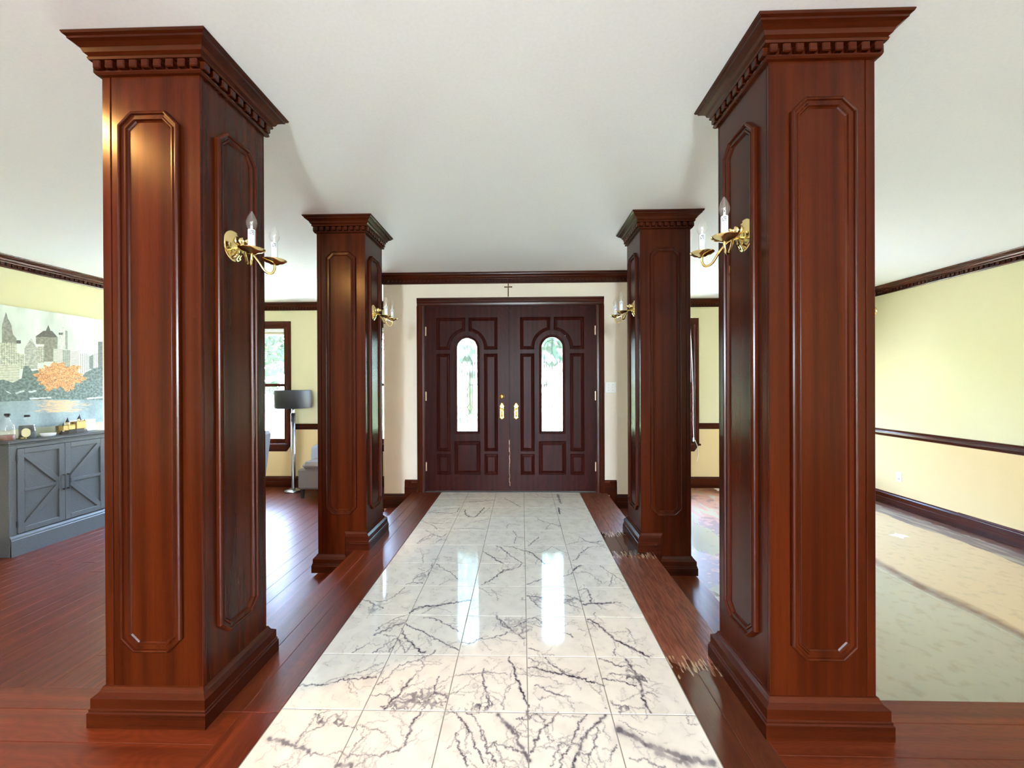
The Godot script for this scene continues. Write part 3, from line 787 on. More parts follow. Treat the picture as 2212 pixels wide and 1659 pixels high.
# ---------------------------------------------------------------- sconce: round back plate, two arms, drip pans, candle sleeves, bare bulbs
func sconce(at: Vector3, face: Vector3, label: String, group: String, spread := 0.070) -> Node3D:
	var t := thing("wall_sconce", label, "wall sconce", at, group)
	var fwd := face                      # out of the wall
	var rgt := Vector3.UP.cross(fwd)
	var B := Basis(rgt, Vector3.UP, fwd)
	var tr := Transform3D(Basis(rgt, fwd, -Vector3.UP), Vector3.ZERO)
	var st := new_st(true)
	lathe(st, [[0.0, 0.026], [0.014, 0.025], [0.022, 0.020], [0.030, 0.019], [0.040, 0.016], [0.046, 0.010], [0.052, 0.009], [0.057, 0.005], [0.059, 0.0]], 32, tr, 1.0, 1.06)
	obj("back_plate", st, M.brass, t)
	st = new_st(true)
	lathe(st, [[0.0, 0.062], [0.007, 0.060], [0.010, 0.054], [0.007, 0.047], [0.014, 0.042], [0.019, 0.034], [0.016, 0.026], [0.020, 0.020]], 20, tr.translated_local(Vector3(0, 0, -0.018)))
	obj("hub", st, M.brass, t)
	for s in [-1.0, 1.0]:
		var top := B * Vector3(spread * s, -0.046, 0.122)
		var arm := curve([B * Vector3(0.004 * s, -0.012, 0.030), B * Vector3(0.018 * s, -0.018, 0.054), B * Vector3(spread * 0.53 * s, -0.050, 0.075), B * Vector3(spread * 0.74 * s, -0.086, 0.094), B * Vector3(spread * 0.92 * s, -0.092, 0.112), B * Vector3(spread * 1.01 * s, -0.073, 0.122), top], 36)
		st = new_st(true)
		tube(st, arm, 0.0048, 10)
		obj("arm", st, M.brass, t)
		st = new_st(true)
		var cup := Transform3D(Basis.IDENTITY, top)
		lathe(st, [[0.005, -0.010], [0.014, -0.008], [0.020, -0.003], [0.034, 0.001], [0.040, 0.006], [0.045, 0.009], [0.046, 0.011], [0.042, 0.010], [0.034, 0.006], [0.020, 0.004], [0.0, 0.004]], 32, cup)
		obj("drip_pan", st, M.brass, t)
		st = new_st(true)
		lathe(st, [[0.0125, 0.004], [0.0125, 0.082], [0.0105, 0.0835], [0.0, 0.0835]], 20, cup)
		var sl := obj("candle_sleeve", st, M.candle, t)
		st = new_st()
		for k in 3:
			for j in 4:
				if (k * 3 + j * 5) % 4 == 0: continue
				var an: float = atan2(-top.x + (0.0 - at.x), -top.z - at.z) + (j - 1.5) * 0.28
				cbox(st, Vector3.ZERO, Vector3(0.0026, 0.0032, 0.0006), 0.0, Transform3D(Basis(Vector3.UP, an), top + Vector3(sin(an) * 0.0126, 0.076 - k * 0.006, cos(an) * 0.0126)))
		obj("printed_mark", st, M.print, sl)
		st = new_st(true)
		lathe(st, [[0.0095, 0.083], [0.0135, 0.090], [0.0180, 0.101], [0.0186, 0.109], [0.0162, 0.122], [0.0110, 0.136], [0.0052, 0.147], [0.002, 0.153], [0.0, 0.1545]], 24, cup)
		var bulb := obj("bulb", st, M.bulb, t)
		st = new_st()
		tube(st, [top + Vector3(0.002, 0.084, 0), top + Vector3(0.004, 0.104, 0.001), top + Vector3(-0.004, 0.112, 0), top + Vector3(0.004, 0.116, -0.001), top + Vector3(-0.002, 0.104, 0), top + Vector3(-0.002, 0.084, 0)], 0.0009, 5)
		lathe(st, [[0.0045, 0.083], [0.004, 0.097], [0.0, 0.099]], 10, cup)
		obj("filament", st, M.white, bulb)
	return t

# ---------------------------------------------------------------- room shell
func wall_with_openings(called: String, label: String, x0: float, x1: float, y0: float, z0: float, z1: float, holes: Array, split: float, upper: Material, lower: Material) -> Node3D:
	var t := thing(called, label, "wall", Vector3.ZERO, "", "structure")
	var up := new_st()
	var dn := new_st()
	var xs := [x0, x1]
	for h in holes: xs.append(h[0]); xs.append(h[1])
	xs.sort()
	var low := false
	for k in xs.size() - 1:
		var a: float = xs[k]
		var b: float = xs[k + 1]
		if b - a < 1e-4: continue
		var spans := [[y0, YC]]
		for h in holes:
			if (a + b) * 0.5 > h[0] and (a + b) * 0.5 < h[1]: spans = [[y0, h[2]], [h[3], YC]]
		for s in spans:
			if s[1] - s[0] < 1e-4: continue
			if s[0] < split and s[1] > split:
				box(dn, Vector3(a, s[0], z0), Vector3(b, split, z1)); box(up, Vector3(a, split, z0), Vector3(b, s[1], z1)); low = true
			elif s[1] <= split: box(dn, Vector3(a, s[0], z0), Vector3(b, s[1], z1)); low = true
			else: box(up, Vector3(a, s[0], z0), Vector3(b, s[1], z1))
	obj("upper_field", up, upper, t)
	if low: obj("lower_field", dn, lower, t)
	return t
func side_wall(called: String, label: String, x0: float, x1: float) -> Node3D:
	var t := thing(called, label, "wall", Vector3.ZERO, "", "structure")
	obj("upper_field", boxm(Vector3(x0, 0.9, ZF - 0.15), Vector3(x1, YC, ZB)), M.yellow, t)
	obj("lower_field", boxm(Vector3(x0, -0.05, ZF - 0.15), Vector3(x1, 0.9, ZB)), M.tan, t)
	return t

const WY0 := 0.650
const WY1 := 2.392
# double-hung window: casing, stool, apron, jamb, two sashes with panes, a rolled-up blind
func window(n: int, x0: float, x1: float, label: String, drawn := 0.0) -> void:      # x0, x1: outer edges of the casing
	var cw := 0.088
	var t := thing("window_%d" % n, label, "window", Vector3((x0 + x1) * 0.5, 0, ZF), "", "structure")
	var hw := (x1 - x0) * 0.5
	var prof := [[0.0, 0.0], [0.012, 0.0], [0.014, 0.020], [0.018, 0.034], [0.018, 0.058], [0.022, 0.066], [0.022, 0.084], [0.018, cw], [0.0, cw]]
	for s in [-1.0, 1.0]:
		var st := new_st()
		strip(st, prof, Vector3(s * (hw - cw), WY0, 0), Vector3(s * (hw - cw), WY1, 0), Vector3(0, 0, 1), 0, 0, Vector3(s, 0, 0))
		box(st, Vector3(s * (hw - cw * 0.5) - cw * 0.5, WY1, 0), Vector3(s * (hw - cw * 0.5) + cw * 0.5, WY1 + cw, 0.019), 0.002)
		obj("side_casing", st, M.mahogany, t)
		st = new_st()
		box(st, Vector3(s * (hw - cw) - (0.018 if s > 0 else 0.0), WY0, -0.15), Vector3(s * (hw - cw) + (0.018 if s < 0 else 0.0), WY1, 0.0))
		obj("jamb", st, M.mahogany, t)
	var st := new_st()
	strip(st, prof, Vector3(-hw + cw, WY1, 0), Vector3(hw - cw, WY1, 0), Vector3(0, 0, 1))
	obj("head_casing", st, M.mahogany_h, t)
	obj("head_jamb", boxm(Vector3(-hw + cw, WY1 - 0.018, -0.15), Vector3(hw - cw, WY1, 0.0)), M.mahogany_h, t)
	obj("stool", boxm(Vector3(-hw - 0.012, WY0 - 0.028, -0.15), Vector3(hw + 0.012, WY0, 0.062), 0.008), M.mahogany_h, t)
	st = new_st()
	raised(st, PackedVector2Array([Vector2(-hw + 0.07, WY0 - 0.118), Vector2(hw - 0.07, WY0 - 0.118), Vector2(hw - 0.005, WY0 - 0.028), Vector2(-hw + 0.005, WY0 - 0.028)]), [[0.0, 0.0], [0.0, 0.016], [0.004, 0.02]], Transform3D.IDENTITY)
	obj("apron", st, M.mahogany_h, t)
	var ix := hw - cw - 0.018
	var mid := 1.525
	for s in [[mid - 0.022, WY1 - 0.018, -0.105], [WY0, mid + 0.022, -0.068]]:
		st = new_st()
		var fw := 0.034
		var y0: float = s[0]
		var y1: float = s[1]
		var z: float = s[2]
		var low: bool = y0 == WY0
		var bh := 0.062 if low else 0.044
		box(st, Vector3(-ix, y0, z - 0.018), Vector3(-ix + fw, y1, z + 0.018), 0.003)
		box(st, Vector3(ix - fw, y0, z - 0.018), Vector3(ix, y1, z + 0.018), 0.003)
		box(st, Vector3(-ix + fw, y0, z - 0.018), Vector3(ix - fw, y0 + bh, z + 0.018), 0.003)
		box(st, Vector3(-ix + fw, y1 - 0.044, z - 0.018), Vector3(ix - fw, y1, z + 0.018), 0.003)
		var sash := obj("sash", st, M.mahogany, t)
		obj("pane", boxm(Vector3(-ix + fw, y0 + bh, z - 0.002), Vector3(ix - fw, y1 - 0.044, z + 0.002)), M.pane, sash)
		if low: obj("sash_lift", boxm(Vector3(-0.03, y0 + 0.012, z + 0.018), Vector3(0.03, y0 + 0.03, z + 0.034), 0.004), M.white, sash)
	var bl := obj("blind_headrail", boxm(Vector3(-ix + 0.006, WY1 - 0.058, -0.046), Vector3(ix - 0.006, WY1 - 0.02, -0.004), 0.004), M.white, t)
	st = new_st(true)
	for k in 5: cbox(st, Vector3(0, WY1 - 0.066 - k * 0.0085, -0.026), Vector3(ix * 2 - 0.02, 0.0075, 0.034), 0.002)
	obj("blind_stack", st, M.blind, bl)
	if drawn > 0.0: obj("dimming_blind", boxm(Vector3(-ix + 0.01, WY1 - 0.06 - drawn, -0.028), Vector3(ix - 0.01, WY1 - 0.06, -0.025)), M.blind, bl)  # added blind, out of sight, lowered to dim the nearby side wall

# ---------------------------------------------------------------- double door
const DPX := 0.005115            # metres per pixel of the photograph on the door's plane
func door_leaf(n: int, cx: float, knob_side: float, wide: float, label: String) -> Node3D:
	var zf := ZD - 0.012                   # face of the leaf
	var t := thing("door_%d" % n, label, "door", Vector3(cx, YP + 0.012, zf), "", "structure")
	var top := 1062.0
	var X := func(p: float) -> float: return p * DPX * wide
	var Y := func(p: float) -> float: return (top - p) * DPX
	var th := 0.044
	var hw: float = X.call(90.6)
	var yt: float = Y.call(661.5)
	var a: float = X.call(66.7)
	var b: float = X.call(37.0)
	var c3: float = X.call(3.6)
	var cyy: float = Y.call(752.0)
	var gi: float = X.call(22.2)
	var st := new_st()
	var slab := func(into: SurfaceTool, x0: float, x1: float, y0: float, y1: float) -> void: box(into, Vector3(x0, y0, -th), Vector3(x1, y1, 0), 0.0)
	for s in [-1.0, 1.0]:
		st = new_st()
		slab.call(st, minf(s * a, s * hw), maxf(s * a, s * hw), 0.0, yt)
		obj("stile", st, M.door, t)
	st = new_st(); slab.call(st, -a, a, Y.call(685.4), yt); obj("rail", st, M.door, t)
	st = new_st(); slab.call(st, -a, a, 0.0, Y.call(1027.0)); obj("rail", st, M.door, t)
	st = new_st()
	slab.call(st, -b, b, Y.call(954.0), Y.call(933.0))
	for s in [-1.0, 1.0]:
		slab.call(st, minf(s * X.call(28.5), s * b), maxf(s * X.call(28.5), s * b), Y.call(1027.0), Y.call(954.0))
		slab.call(st, minf(s * a, s * b), maxf(s * a, s * b), Y.call(764.0), Y.call(755.5))
		slab.call(st, minf(s * a, s * b), maxf(s * a, s * b), Y.call(981.8), Y.call(976.2))
		slab.call(st, minf(s * gi, s * b), maxf(s * gi, s * b), Y.call(933.0), cyy)
	slab.call(st, -c3, c3, Y.call(715.0), Y.call(685.4))
	var R := b
	for k in 20:                            # arched head round the glass
		var a0 := PI * k / 20
		var a1 := PI * (k + 1) / 20
		var i0 := Vector3(cos(a0) * gi, cyy + sin(a0) * gi, 0)
		var i1 := Vector3(cos(a1) * gi, cyy + sin(a1) * gi, 0)
		var o0 := Vector3(cos(a0) * R, cyy + sin(a0) * R, 0)
		var o1 := Vector3(cos(a1) * R, cyy + sin(a1) * R, 0)
		var dz := Vector3(0, 0, -th)
		quad(st, i0, i1, o1, o0); quad(st, o0 + dz, o1 + dz, i1 + dz, i0 + dz)
		quad(st, i1, i0, i0 + dz, i1 + dz); quad(st, o0, o1, o1 + dz, o0 + dz)
	obj("arched_frame", st, M.door, t)
	# raised panels
	var prof := [[0.0, -0.002], [0.005, -0.004], [0.010, -0.012], [0.016, -0.014], [0.020, -0.013], [0.042, -0.004], [0.044, -0.003]]
	var small := [[0.0, -0.002], [0.004, -0.004], [0.009, -0.012], [0.014, -0.014], [0.018, -0.013], [0.036, -0.004], [0.038, -0.003]]
	var rects := [[28.5, -28.5, 1027.0, 954.0, true]]
	for s in [-1.0, 1.0]:
		rects.append([s * 66.7, s * 37.0, 976.2, 764.0, false])
		rects.append([s * 66.7, s * 37.0, 1027.0, 981.8, false])
	for r in rects:
		var x0: float = minf(X.call(r[0]), X.call(r[1]))
		var x1: float = maxf(X.call(r[0]), X.call(r[1]))
		st = new_st()
		raised(st, PackedVector2Array([Vector2(x0, Y.call(r[2])), Vector2(x1, Y.call(r[2])), Vector2(x1, Y.call(r[3])), Vector2(x0, Y.call(r[3]))]), prof if r[4] else small, Transform3D.IDENTITY)
		quad(st, Vector3(x0, Y.call(r[2]), -th), Vector3(x0, Y.call(r[3]), -th), Vector3(x1, Y.call(r[3]), -th), Vector3(x1, Y.call(r[2]), -th))
		obj("panel", st, M.door, t)
	for s in [-1.0, 1.0]:
		var o := []
		o.append(Vector2(a, Y.call(755.5))); o.append(Vector2(a, Y.call(685.4))); o.append(Vector2(c3, Y.call(685.4)))
		var ph := acos(c3 / R)
		for k in 9:
			var an := lerpf(ph, 0.0, k / 8.0)
			o.append(Vector2(cos(an) * R, cyy + sin(an) * R))
		o.append(Vector2(R, Y.call(755.5)))
		var poly := PackedVector2Array()
		for p in o: poly.append(Vector2(p.x * s, p.y))
		if s < 0: poly.reverse()
		st = new_st()
		raised(st, poly, small, Transform3D.IDENTITY)
		obj("panel", st, M.door, t)
	# lip round the glass, the arched pane and its lead cames
	var arch := PackedVector2Array([Vector2(-gi - 0.026, Y.call(938.0)), Vector2(gi + 0.026, Y.call(938.0))])
	for k in 21: arch.append(Vector2(cos(PI * k / 20) * (gi + 0.026), cyy + sin(PI * k / 20) * (gi + 0.026)))
	st = new_st()
	raised(st, arch, [[0.0, 0.0], [0.0, 0.006], [0.006, 0.010], [0.014, 0.008], [0.022, 0.002], [0.028, -0.010], [0.028, -0.03]], Transform3D.IDENTITY, false)
	obj("glazing_bead", st, M.door, t)
	var gp := PackedVector2Array([Vector2(-gi, Y.call(933.0)), Vector2(gi, Y.call(933.0))])
	for k in 21: gp.append(Vector2(cos(PI * k / 20) * gi, cyy + sin(PI * k / 20) * gi))
	st = new_st()
	raised(st, gp, [[0.0, -0.024], [0.0, -0.020]], Transform3D.IDENTITY)
	var pane := obj("pane", st, M.obscure, t)
	st = new_st()
	var cst := st
	var L := func(p: Array) -> void:
		for k in range(0, p.size() - 2, 2):
			var v0 := Vector3(X.call(p[k]), Y.call(p[k + 1]), -0.019)
			var v1 := Vector3(X.call(p[k + 2]), Y.call(p[k + 3]), -0.019)
			var d := v1 - v0
			cbox(cst, Vector3.ZERO, Vector3(d.length(), 0.005, 0.005), 0.0, Transform3D(Basis(Vector3(0, 0, 1), atan2(d.y, d.x)), (v0 + v1) * 0.5))
	for s in [-1.0, 1.0]:
		L.call([s * 16.5, 752, s * 16.5, 933])
		L.call([0, 762, s * 11.5, 783, s * 5.6, 792, 0, 783])
		L.call([s * 5.6, 772.5, 0, 783])
		L.call([s * 11.5, 783, s * 22, 783]); L.call([s * 16.5, 752, s * 22, 752])
		L.call([s * 11.5, 783, s * 11.5, 881]); L.call([s * 5.6, 792, s * 5.6, 832]); L.call([s * 5.6, 832, s * 5.6, 872])
		L.call([0, 822, s * 5.6, 832, 0, 842]); L.call([s * 5.6, 832, s * 22, 832])
		L.call([0, 901, s * 11.5, 881, s * 5.6, 872, 0, 881]); L.call([s * 5.6, 891, 0, 881]); L.call([s * 11.5, 881, s * 22, 881])
	L.call([0, 731, 0, 762]); L.call([0, 783, 0, 822]); L.call([0, 842, 0, 881]); L.call([0, 901, 0, 933]); L.call([-22, 928, 22, 928])
	for k in 12:
		var a0 := PI * k / 12
		var a1 := PI * (k + 1) / 12
		L.call([cos(a0) * 16.5, 752 - sin(a0) * 16.5, cos(a1) * 16.5, 752 - sin(a1) * 16.5])
	obj("lead_came", st, M.came, pane)
	# hinges on the outer edge
	for y in [715.0, 856.0, 1009.0]:
		st = new_st()
		cbox(st, Vector3(-knob_side * (hw - 0.006), Y.call(y), 0.005), Vector3(0.013, 0.102, 0.012), 0.003)
		obj("hinge", st, M.hinge, t)
	# ornate plate with a thumb lever
	var kx: float = knob_side * (hw - X.call(15.0))
	var ky: float = Y.call(889.0)
	var o2 := PackedVector2Array()
	var half := [[0.0, -0.094], [0.008, -0.090], [0.018, -0.082], [0.032, -0.074], [0.026, -0.064], [0.026, 0.020], [0.024, 0.040], [0.033, 0.060], [0.022, 0.066], [0.018, 0.080], [0.010, 0.091], [0.0, 0.096]]
	for p in half: o2.append(Vector2(p[0], p[1]))
	for k in range(half.size() - 2, 0, -1): o2.append(Vector2(-half[k][0], half[k][1]))
	st = new_st()
	raised(st, o2, [[0.0, 0.0], [0.0, 0.004], [0.004, 0.007], [0.007, 0.0045], [0.009, 0.0045]], Transform3D(Basis.IDENTITY, Vector3(kx, ky, 0)))
	var pl := obj("handle_plate", st, M.old_brass, t)
	st = new_st(true)
	lathe(st, [[0.012, 0.0], [0.012, 0.01], [0.007, 0.014], [0.007, 0.034], [0.0, 0.036]], 16, Transform3D(Basis(Vector3.RIGHT, PI / 2), Vector3(kx, ky + 0.024, 0)))
	tube(st, curve([Vector3(kx + knob_side * 0.022, ky + 0.012, 0.036), Vector3(kx, ky + 0.024, 0.036), Vector3(kx - knob_side * 0.016, ky + 0.034, 0.037), Vector3(kx - knob_side * 0.028, ky + 0.030, 0.036)], 10), 0.007, 10, 0.0045)
	obj("lever", st, M.old_brass, pl)
	st = new_st(true)
	lathe(st, [[0.0, -0.062], [0.008, -0.060], [0.006, -0.04], [0.008, -0.01], [0.006, 0.0], [0.0, 0.002]], 14, Transform3D(Basis.IDENTITY, Vector3(kx, ky, 0.008)))
	obj("rib", st, M.old_brass, pl)
	if knob_side > 0:
		st = new_st(true)
		lathe(st, [[0.0, 0.016], [0.012, 0.016], [0.020, 0.013], [0.028, 0.009], [0.031, 0.004], [0.031, 0.0]], 28, Transform3D(Basis(Vector3.RIGHT, PI / 2), Vector3(kx, Y.call(857.0), 0)))
		var db := obj("deadbolt", st, M.old_brass, t)
		obj("thumb_turn", boxm(Vector3(kx - 0.004, Y.call(857.0) - 0.015, 0.014), Vector3(kx + 0.004, Y.call(857.0) + 0.015, 0.028), 0.003), M.brass, db)
	return t

func build_shell() -> void:
	dentil_mesh = boxm(Vector3(-0.014, -0.0145, -0.014), Vector3(0.014, 0.0145, 0.009), 0.003).commit()
	var c := obj("ceiling", boxm(Vector3(XL - 0.15, YC, ZF - 0.55), Vector3(XR + 0.15, YC + 0.2, ZB + 0.15)), M.ceiling)
	tag(c, "flat off-white painted ceiling over hall and both side rooms", "ceiling", "", "structure")
	side_wall("wall_left", "pale yellow wall behind the canvas print and the grey sideboard", XL - 0.15, XL)
	side_wall("wall_right", "pale yellow wall with a chair rail in the emptied room", XR, XR + 0.15)
	var hl := []
	var hr := []
	for w in [[-4.461, -3.461], [-2.871, -1.871]]: hl.append([w[0] + 0.088, w[1] - 0.088, WY0, WY1])
	for w in [[1.581, 2.581], [3.171, 4.171]]: hr.append([w[0] + 0.088, w[1] - 0.088, WY0, WY1])
	wall_with_openings("wall_front_left", "pale yellow window wall behind the floor lamp", XL - 0.15, -1.40, -0.05, ZF - 0.15, ZF, hl, 0.9, M.yellow, M.tan)
	wall_with_openings("wall_front_right", "pale yellow window wall at the end of the emptied room", 1.11, XR + 0.15, -0.05, ZF - 0.15, ZF, hr, 0.9, M.yellow, M.tan)
	wall_with_openings("wall_entry", "beige wall round the dark double door", -1.54, 1.25, -0.05, ZD - 0.15, ZD, [[-1.094, 0.832, YP, 2.417]], -1.0, M.beige, M.beige)
	for s in [[-1.54, -1.40, "left"], [1.11, 1.25, "right"]]:
		var w := obj("wall_return_" + s[2], boxm(Vector3(s[0], -0.05, ZF), Vector3(s[1], YC, ZD - 0.15)), M.beige)
		tag(w, "beige return wall between double door and the window wall on the %s" % ("lamp's side" if s[2] == "left" else "emptied room's side"), "wall", "", "structure")
	wall_with_openings("wall_back", "beige wall with a glazed patio door at the back of the hall", XL - 0.15, XR + 0.15, -0.05, ZB, ZB + 0.15, [[-0.4, 0.8, YP, 2.45]], -1.0, M.beige, M.beige)
	var pd := thing("door_3", "white glazed patio door behind the hall", "patio door", Vector3(0.2, YP, ZB + 0.07), "", "structure")
	for k in 1:
		var x0 := -0.6
		var fs := new_st()
		for q in [[x0, x0 + 0.09, 0.0, 2.117], [x0 + 1.11, x0 + 1.2, 0.0, 2.117], [x0 + 0.09, x0 + 1.11, 0.0, 0.16], [x0 + 0.09, x0 + 1.11, 2.03, 2.117]]: box(fs, Vector3(q[0], q[2], -0.022), Vector3(q[1], q[3], 0.022), 0.004)
		var sash := obj("sash", fs, M.white, pd)
		obj("pane", boxm(Vector3(x0 + 0.09, 0.16, -0.003), Vector3(x0 + 1.11, 2.03, 0.003)), M.pane, sash)
	# floors
	var fl := thing("floor", "red-brown hardwood strip floor of the furnished room", "floor", Vector3.ZERO, "", "structure")
	obj("subfloor", boxm(Vector3(XL, -0.12, ZF), Vector3(TL + 0.05, -0.012, HE + 0.05)), M.dark_wood, fl)
	rng.seed = 3
	var x := XL
	var row := 0
	while x < TL - 0.01:
		var x1 := minf(x + 0.127, TL)
		var z := ZF
		var first := true
		while z < HE - 0.01:
			var len := rng.randf_range(0.5, 1.6) if first else rng.randf_range(1.1, 2.2)
			first = false
			var z1 := minf(z + len, HE)
			if HE - z1 < 0.3: z1 = HE
			obj("plank", boxm(Vector3(x + 0.0004, -0.012, z + 0.0004), Vector3(x1 - 0.0004, 0.0, z1 - 0.0004), 0.0012), M.oak_z[rng.randi_range(0, 3)], fl)
			z = z1
		x = x1
		row += 1
	var st := new_st()
	var lo := Vector3(TR - 0.05, -0.12, ZF)
	box(st, lo, Vector3(XR, -0.001, HE))
	var fr := thing("floor", "stripped beige subfloor with old adhesive in the emptied room", "floor", Vector3.ZERO, "", "structure")
	obj("slab", st, M.grout, fr)
	st = new_st()
	for v in [[TR - 0.05, HE], [TR - 0.05, ZF], [XR, ZF], [TR - 0.05, HE], [XR, ZF], [XR, HE]]:
		st.set_uv(Vector2((v[0] - 1.2) / 3.4, (v[1] + 1.5) / -4.5))
		st.add_vertex(Vector3(v[0], 0.0, v[1]))
	obj("levelled_surface", st, M.subfloor, fr)
	# raised hall and walk
	var pf := thing("floor", "raised hall and walk of veined white marble tiles with oak borders", "floor", Vector3.ZERO, "", "structure")
	st = new_st()
	box(st, Vector3(XL, -0.05, HE), Vector3(XR, YP - 0.022, ZB))
	box(st, Vector3(PL + 0.02, -0.05, ZD), Vector3(PR - 0.02, YP - 0.022, HE))
	obj("platform", st, M.dark_wood, pf)
	st = new_st()
	box(st, Vector3(X0 - 0.002, YP - 0.022, ZD), Vector3(X0 + 5 * TILE + 0.002, YP - 0.0022, 3.0))
	obj("grout_bed", st, M.grout, pf)
	for i in 5:
		for j in range(-10, 10):
			var za := Z0 - j * TILE
			var zb := maxf(Z0 - (j + 1) * TILE, ZD)
			if za > 2.0: continue
			var xa := X0 + i * TILE
			obj("marble_tile", marble_tile(xa + 0.0017, xa + TILE - 0.0017, za - 0.0017, zb + 0.0017), M.marble, pf)
	# oak boards along the walk
	for e in [[PL, PL + 0.10], [PL + 0.10, PL + 0.19], [PL + 0.19, X0 - 0.002]]:
		var z := ZD
		for z1 in [-3.55 + rng.randf() * 0.8, -1.456, 3.0]:
			var q: Vector3 = Vector3(e[0], YP - 0.022, z + 0.0004)
			if z1 > 0.0 and e[0] < -1.06: break
			obj("border_plank", boxm(q, Vector3(e[1] - 0.0006, YP, z1 - 0.0004), 0.0015), M.oak_z[rng.randi_range(0, 3)], pf)
			z = z1
	var wx0 := X0 + 5 * TILE + 0.002
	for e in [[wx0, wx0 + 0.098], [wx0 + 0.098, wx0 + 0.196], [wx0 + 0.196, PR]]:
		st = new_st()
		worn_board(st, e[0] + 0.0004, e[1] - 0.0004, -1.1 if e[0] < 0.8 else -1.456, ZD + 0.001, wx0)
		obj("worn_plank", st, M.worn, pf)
		if e[0] < 0.8: obj("border_plank", boxm(Vector3(e[0], YP - 0.022, -1.0995), Vector3(e[1] - 0.0006, YP, 3.0), 0.0015), M.oak_z[1], pf)
	# boards of the hall run across
	var zz := HE
	for k in 24:
		var wdt := 0.104 if k == 0 else 0.135
		for s in [[XL, PL + 0.19 if k > 0 else PL], [wx0 + 0.196 if k > 0 else PR, XR]]:
			var xs: Array = [s[0], lerpf(s[0], s[1], 0.35 + 0.3 * rng.randf()), s[1]]
			for m in 2: obj("hall_plank", boxm(Vector3(xs[m] + 0.0004, YP - 0.022, zz + 0.0004), Vector3(xs[m + 1] - 0.0004, YP, zz + wdt - 0.0004), 0.0015), M.oak_x[rng.randi_range(0, 3)], pf)
		zz += wdt
	obj("back_boards", boxm(Vector3(XL, YP - 0.022, zz), Vector3(XR, YP - 0.001, ZB)), M.oak_x[0], pf)
	# treads one step down on both sides of the walk, and the risers
	for s in [[TL, PL + 0.012], [PR - 0.012, TR]]:
		var outer: float = s[0] if s[0] < -1.3 else s[1]
		obj("tread", boxm(Vector3(s[0], YT - 0.026, ZD + 0.001), Vector3(s[1], YT, HE - 0.001), 0.006), M.oak_z[2 if s[0] < 0 else 3], pf)
		var ox := outer + (0.02 if outer < 0 else -0.02)
		obj("lower_riser", boxm(Vector3(minf(ox, ox + signf(-outer) * 0.02), 0.0, ZD + 0.001), Vector3(maxf(ox, ox + signf(-outer) * 0.02), YT - 0.026, HE - 0.001)), M.mahogany_h, pf)
		var px: float = PL + 0.012 if outer < 0 else PR - 0.012
		obj("riser", boxm(Vector3(px - 0.008, YT, ZD + 0.001), Vector3(px + 0.008, YP - 0.023, HE - 0.001)), M.mahogany_h, pf)
	# crown mouldings
	var Y := Vector3(0, YC, 0)
	crown("trim_1", "dentil crown moulding above the canvas print", Vector3(XL, YC, ZF), Vector3(XL, YC, 0.0), Vector3(1, 0, 0), 1.0, 0.0)
	crown("trim_2", "dentil crown moulding above the window behind the floor lamp", Vector3(XL, YC, ZF), Vector3(-1.54, YC, ZF), Vector3(0, 0, 1), 1.0, -1.0)
	crown("trim_3", "dentil crown moulding above the double door", Vector3(-1.54, YC, ZD), Vector3(1.25, YC, ZD), Vector3(0, 0, 1), -1.0, 1.0)
	crown("trim_4", "dentil crown moulding above the windows of the emptied room", Vector3(1.25, YC, ZF), Vector3(XR, YC, ZF), Vector3(0, 0, 1), 1.0, -1.0)
	crown("trim_5", "long dentil crown moulding above the bare yellow wall", Vector3(XR, YC, ZF), Vector3(XR, YC, 0.0), Vector3(-1, 0, 0), 1.0, 0.0)
	crown("trim_6", "dentil crown moulding on the return wall beside the lamp", Vector3(-1.54, YC, ZF), Vector3(-1.54, YC, ZD), Vector3(-1, 0, 0), 1.0, 1.0)
	crown("trim_7", "dentil crown moulding on the return wall beside the emptied room", Vector3(1.25, YC, ZF), Vector3(1.25, YC, ZD), Vector3(1, 0, 0), 1.0, 1.0)
	# baseboards
	var bb: Material = M.mahogany_h
	run("baseboard_left", "dark wood baseboard behind the grey sideboard", "baseboard", BOARD, [[Vector3(XL, 0, ZF), Vector3(XL, 0, HE), Vector3(1, 0, 0), 1.0, 0.0]], bb)
	run("baseboard_front_left", "dark wood baseboard under the window behind the lamp", "baseboard", BOARD, [[Vector3(XL, 0, ZF), Vector3(-1.54, 0, ZF), Vector3(0, 0, 1), 1.0, -1.0], [Vector3(-1.54, 0, ZF), Vector3(-1.54, 0, ZD), Vector3(-1, 0, 0), 1.0, 0.0]], bb)
	run("baseboard_front_right", "dark wood baseboard under the windows of the emptied room", "baseboard", BOARD, [[Vector3(1.25, 0, ZF), Vector3(XR, 0, ZF), Vector3(0, 0, 1), 1.0, -1.0], [Vector3(1.25, 0, ZF), Vector3(1.25, 0, ZD), Vector3(1, 0, 0), 1.0, 0.0]], bb)
	run("baseboard_right", "long stepped baseboard along the bare yellow wall", "baseboard", BOARD, [[Vector3(XR, 0, ZF), Vector3(XR, 0, -4.35), Vector3(-1, 0, 0), 1.0, 0.0], [Vector3(XR, 0.004, -4.349), Vector3(XR, 0.004, HE), Vector3(-1, 0, 0), 0.0, 0.0]], bb)
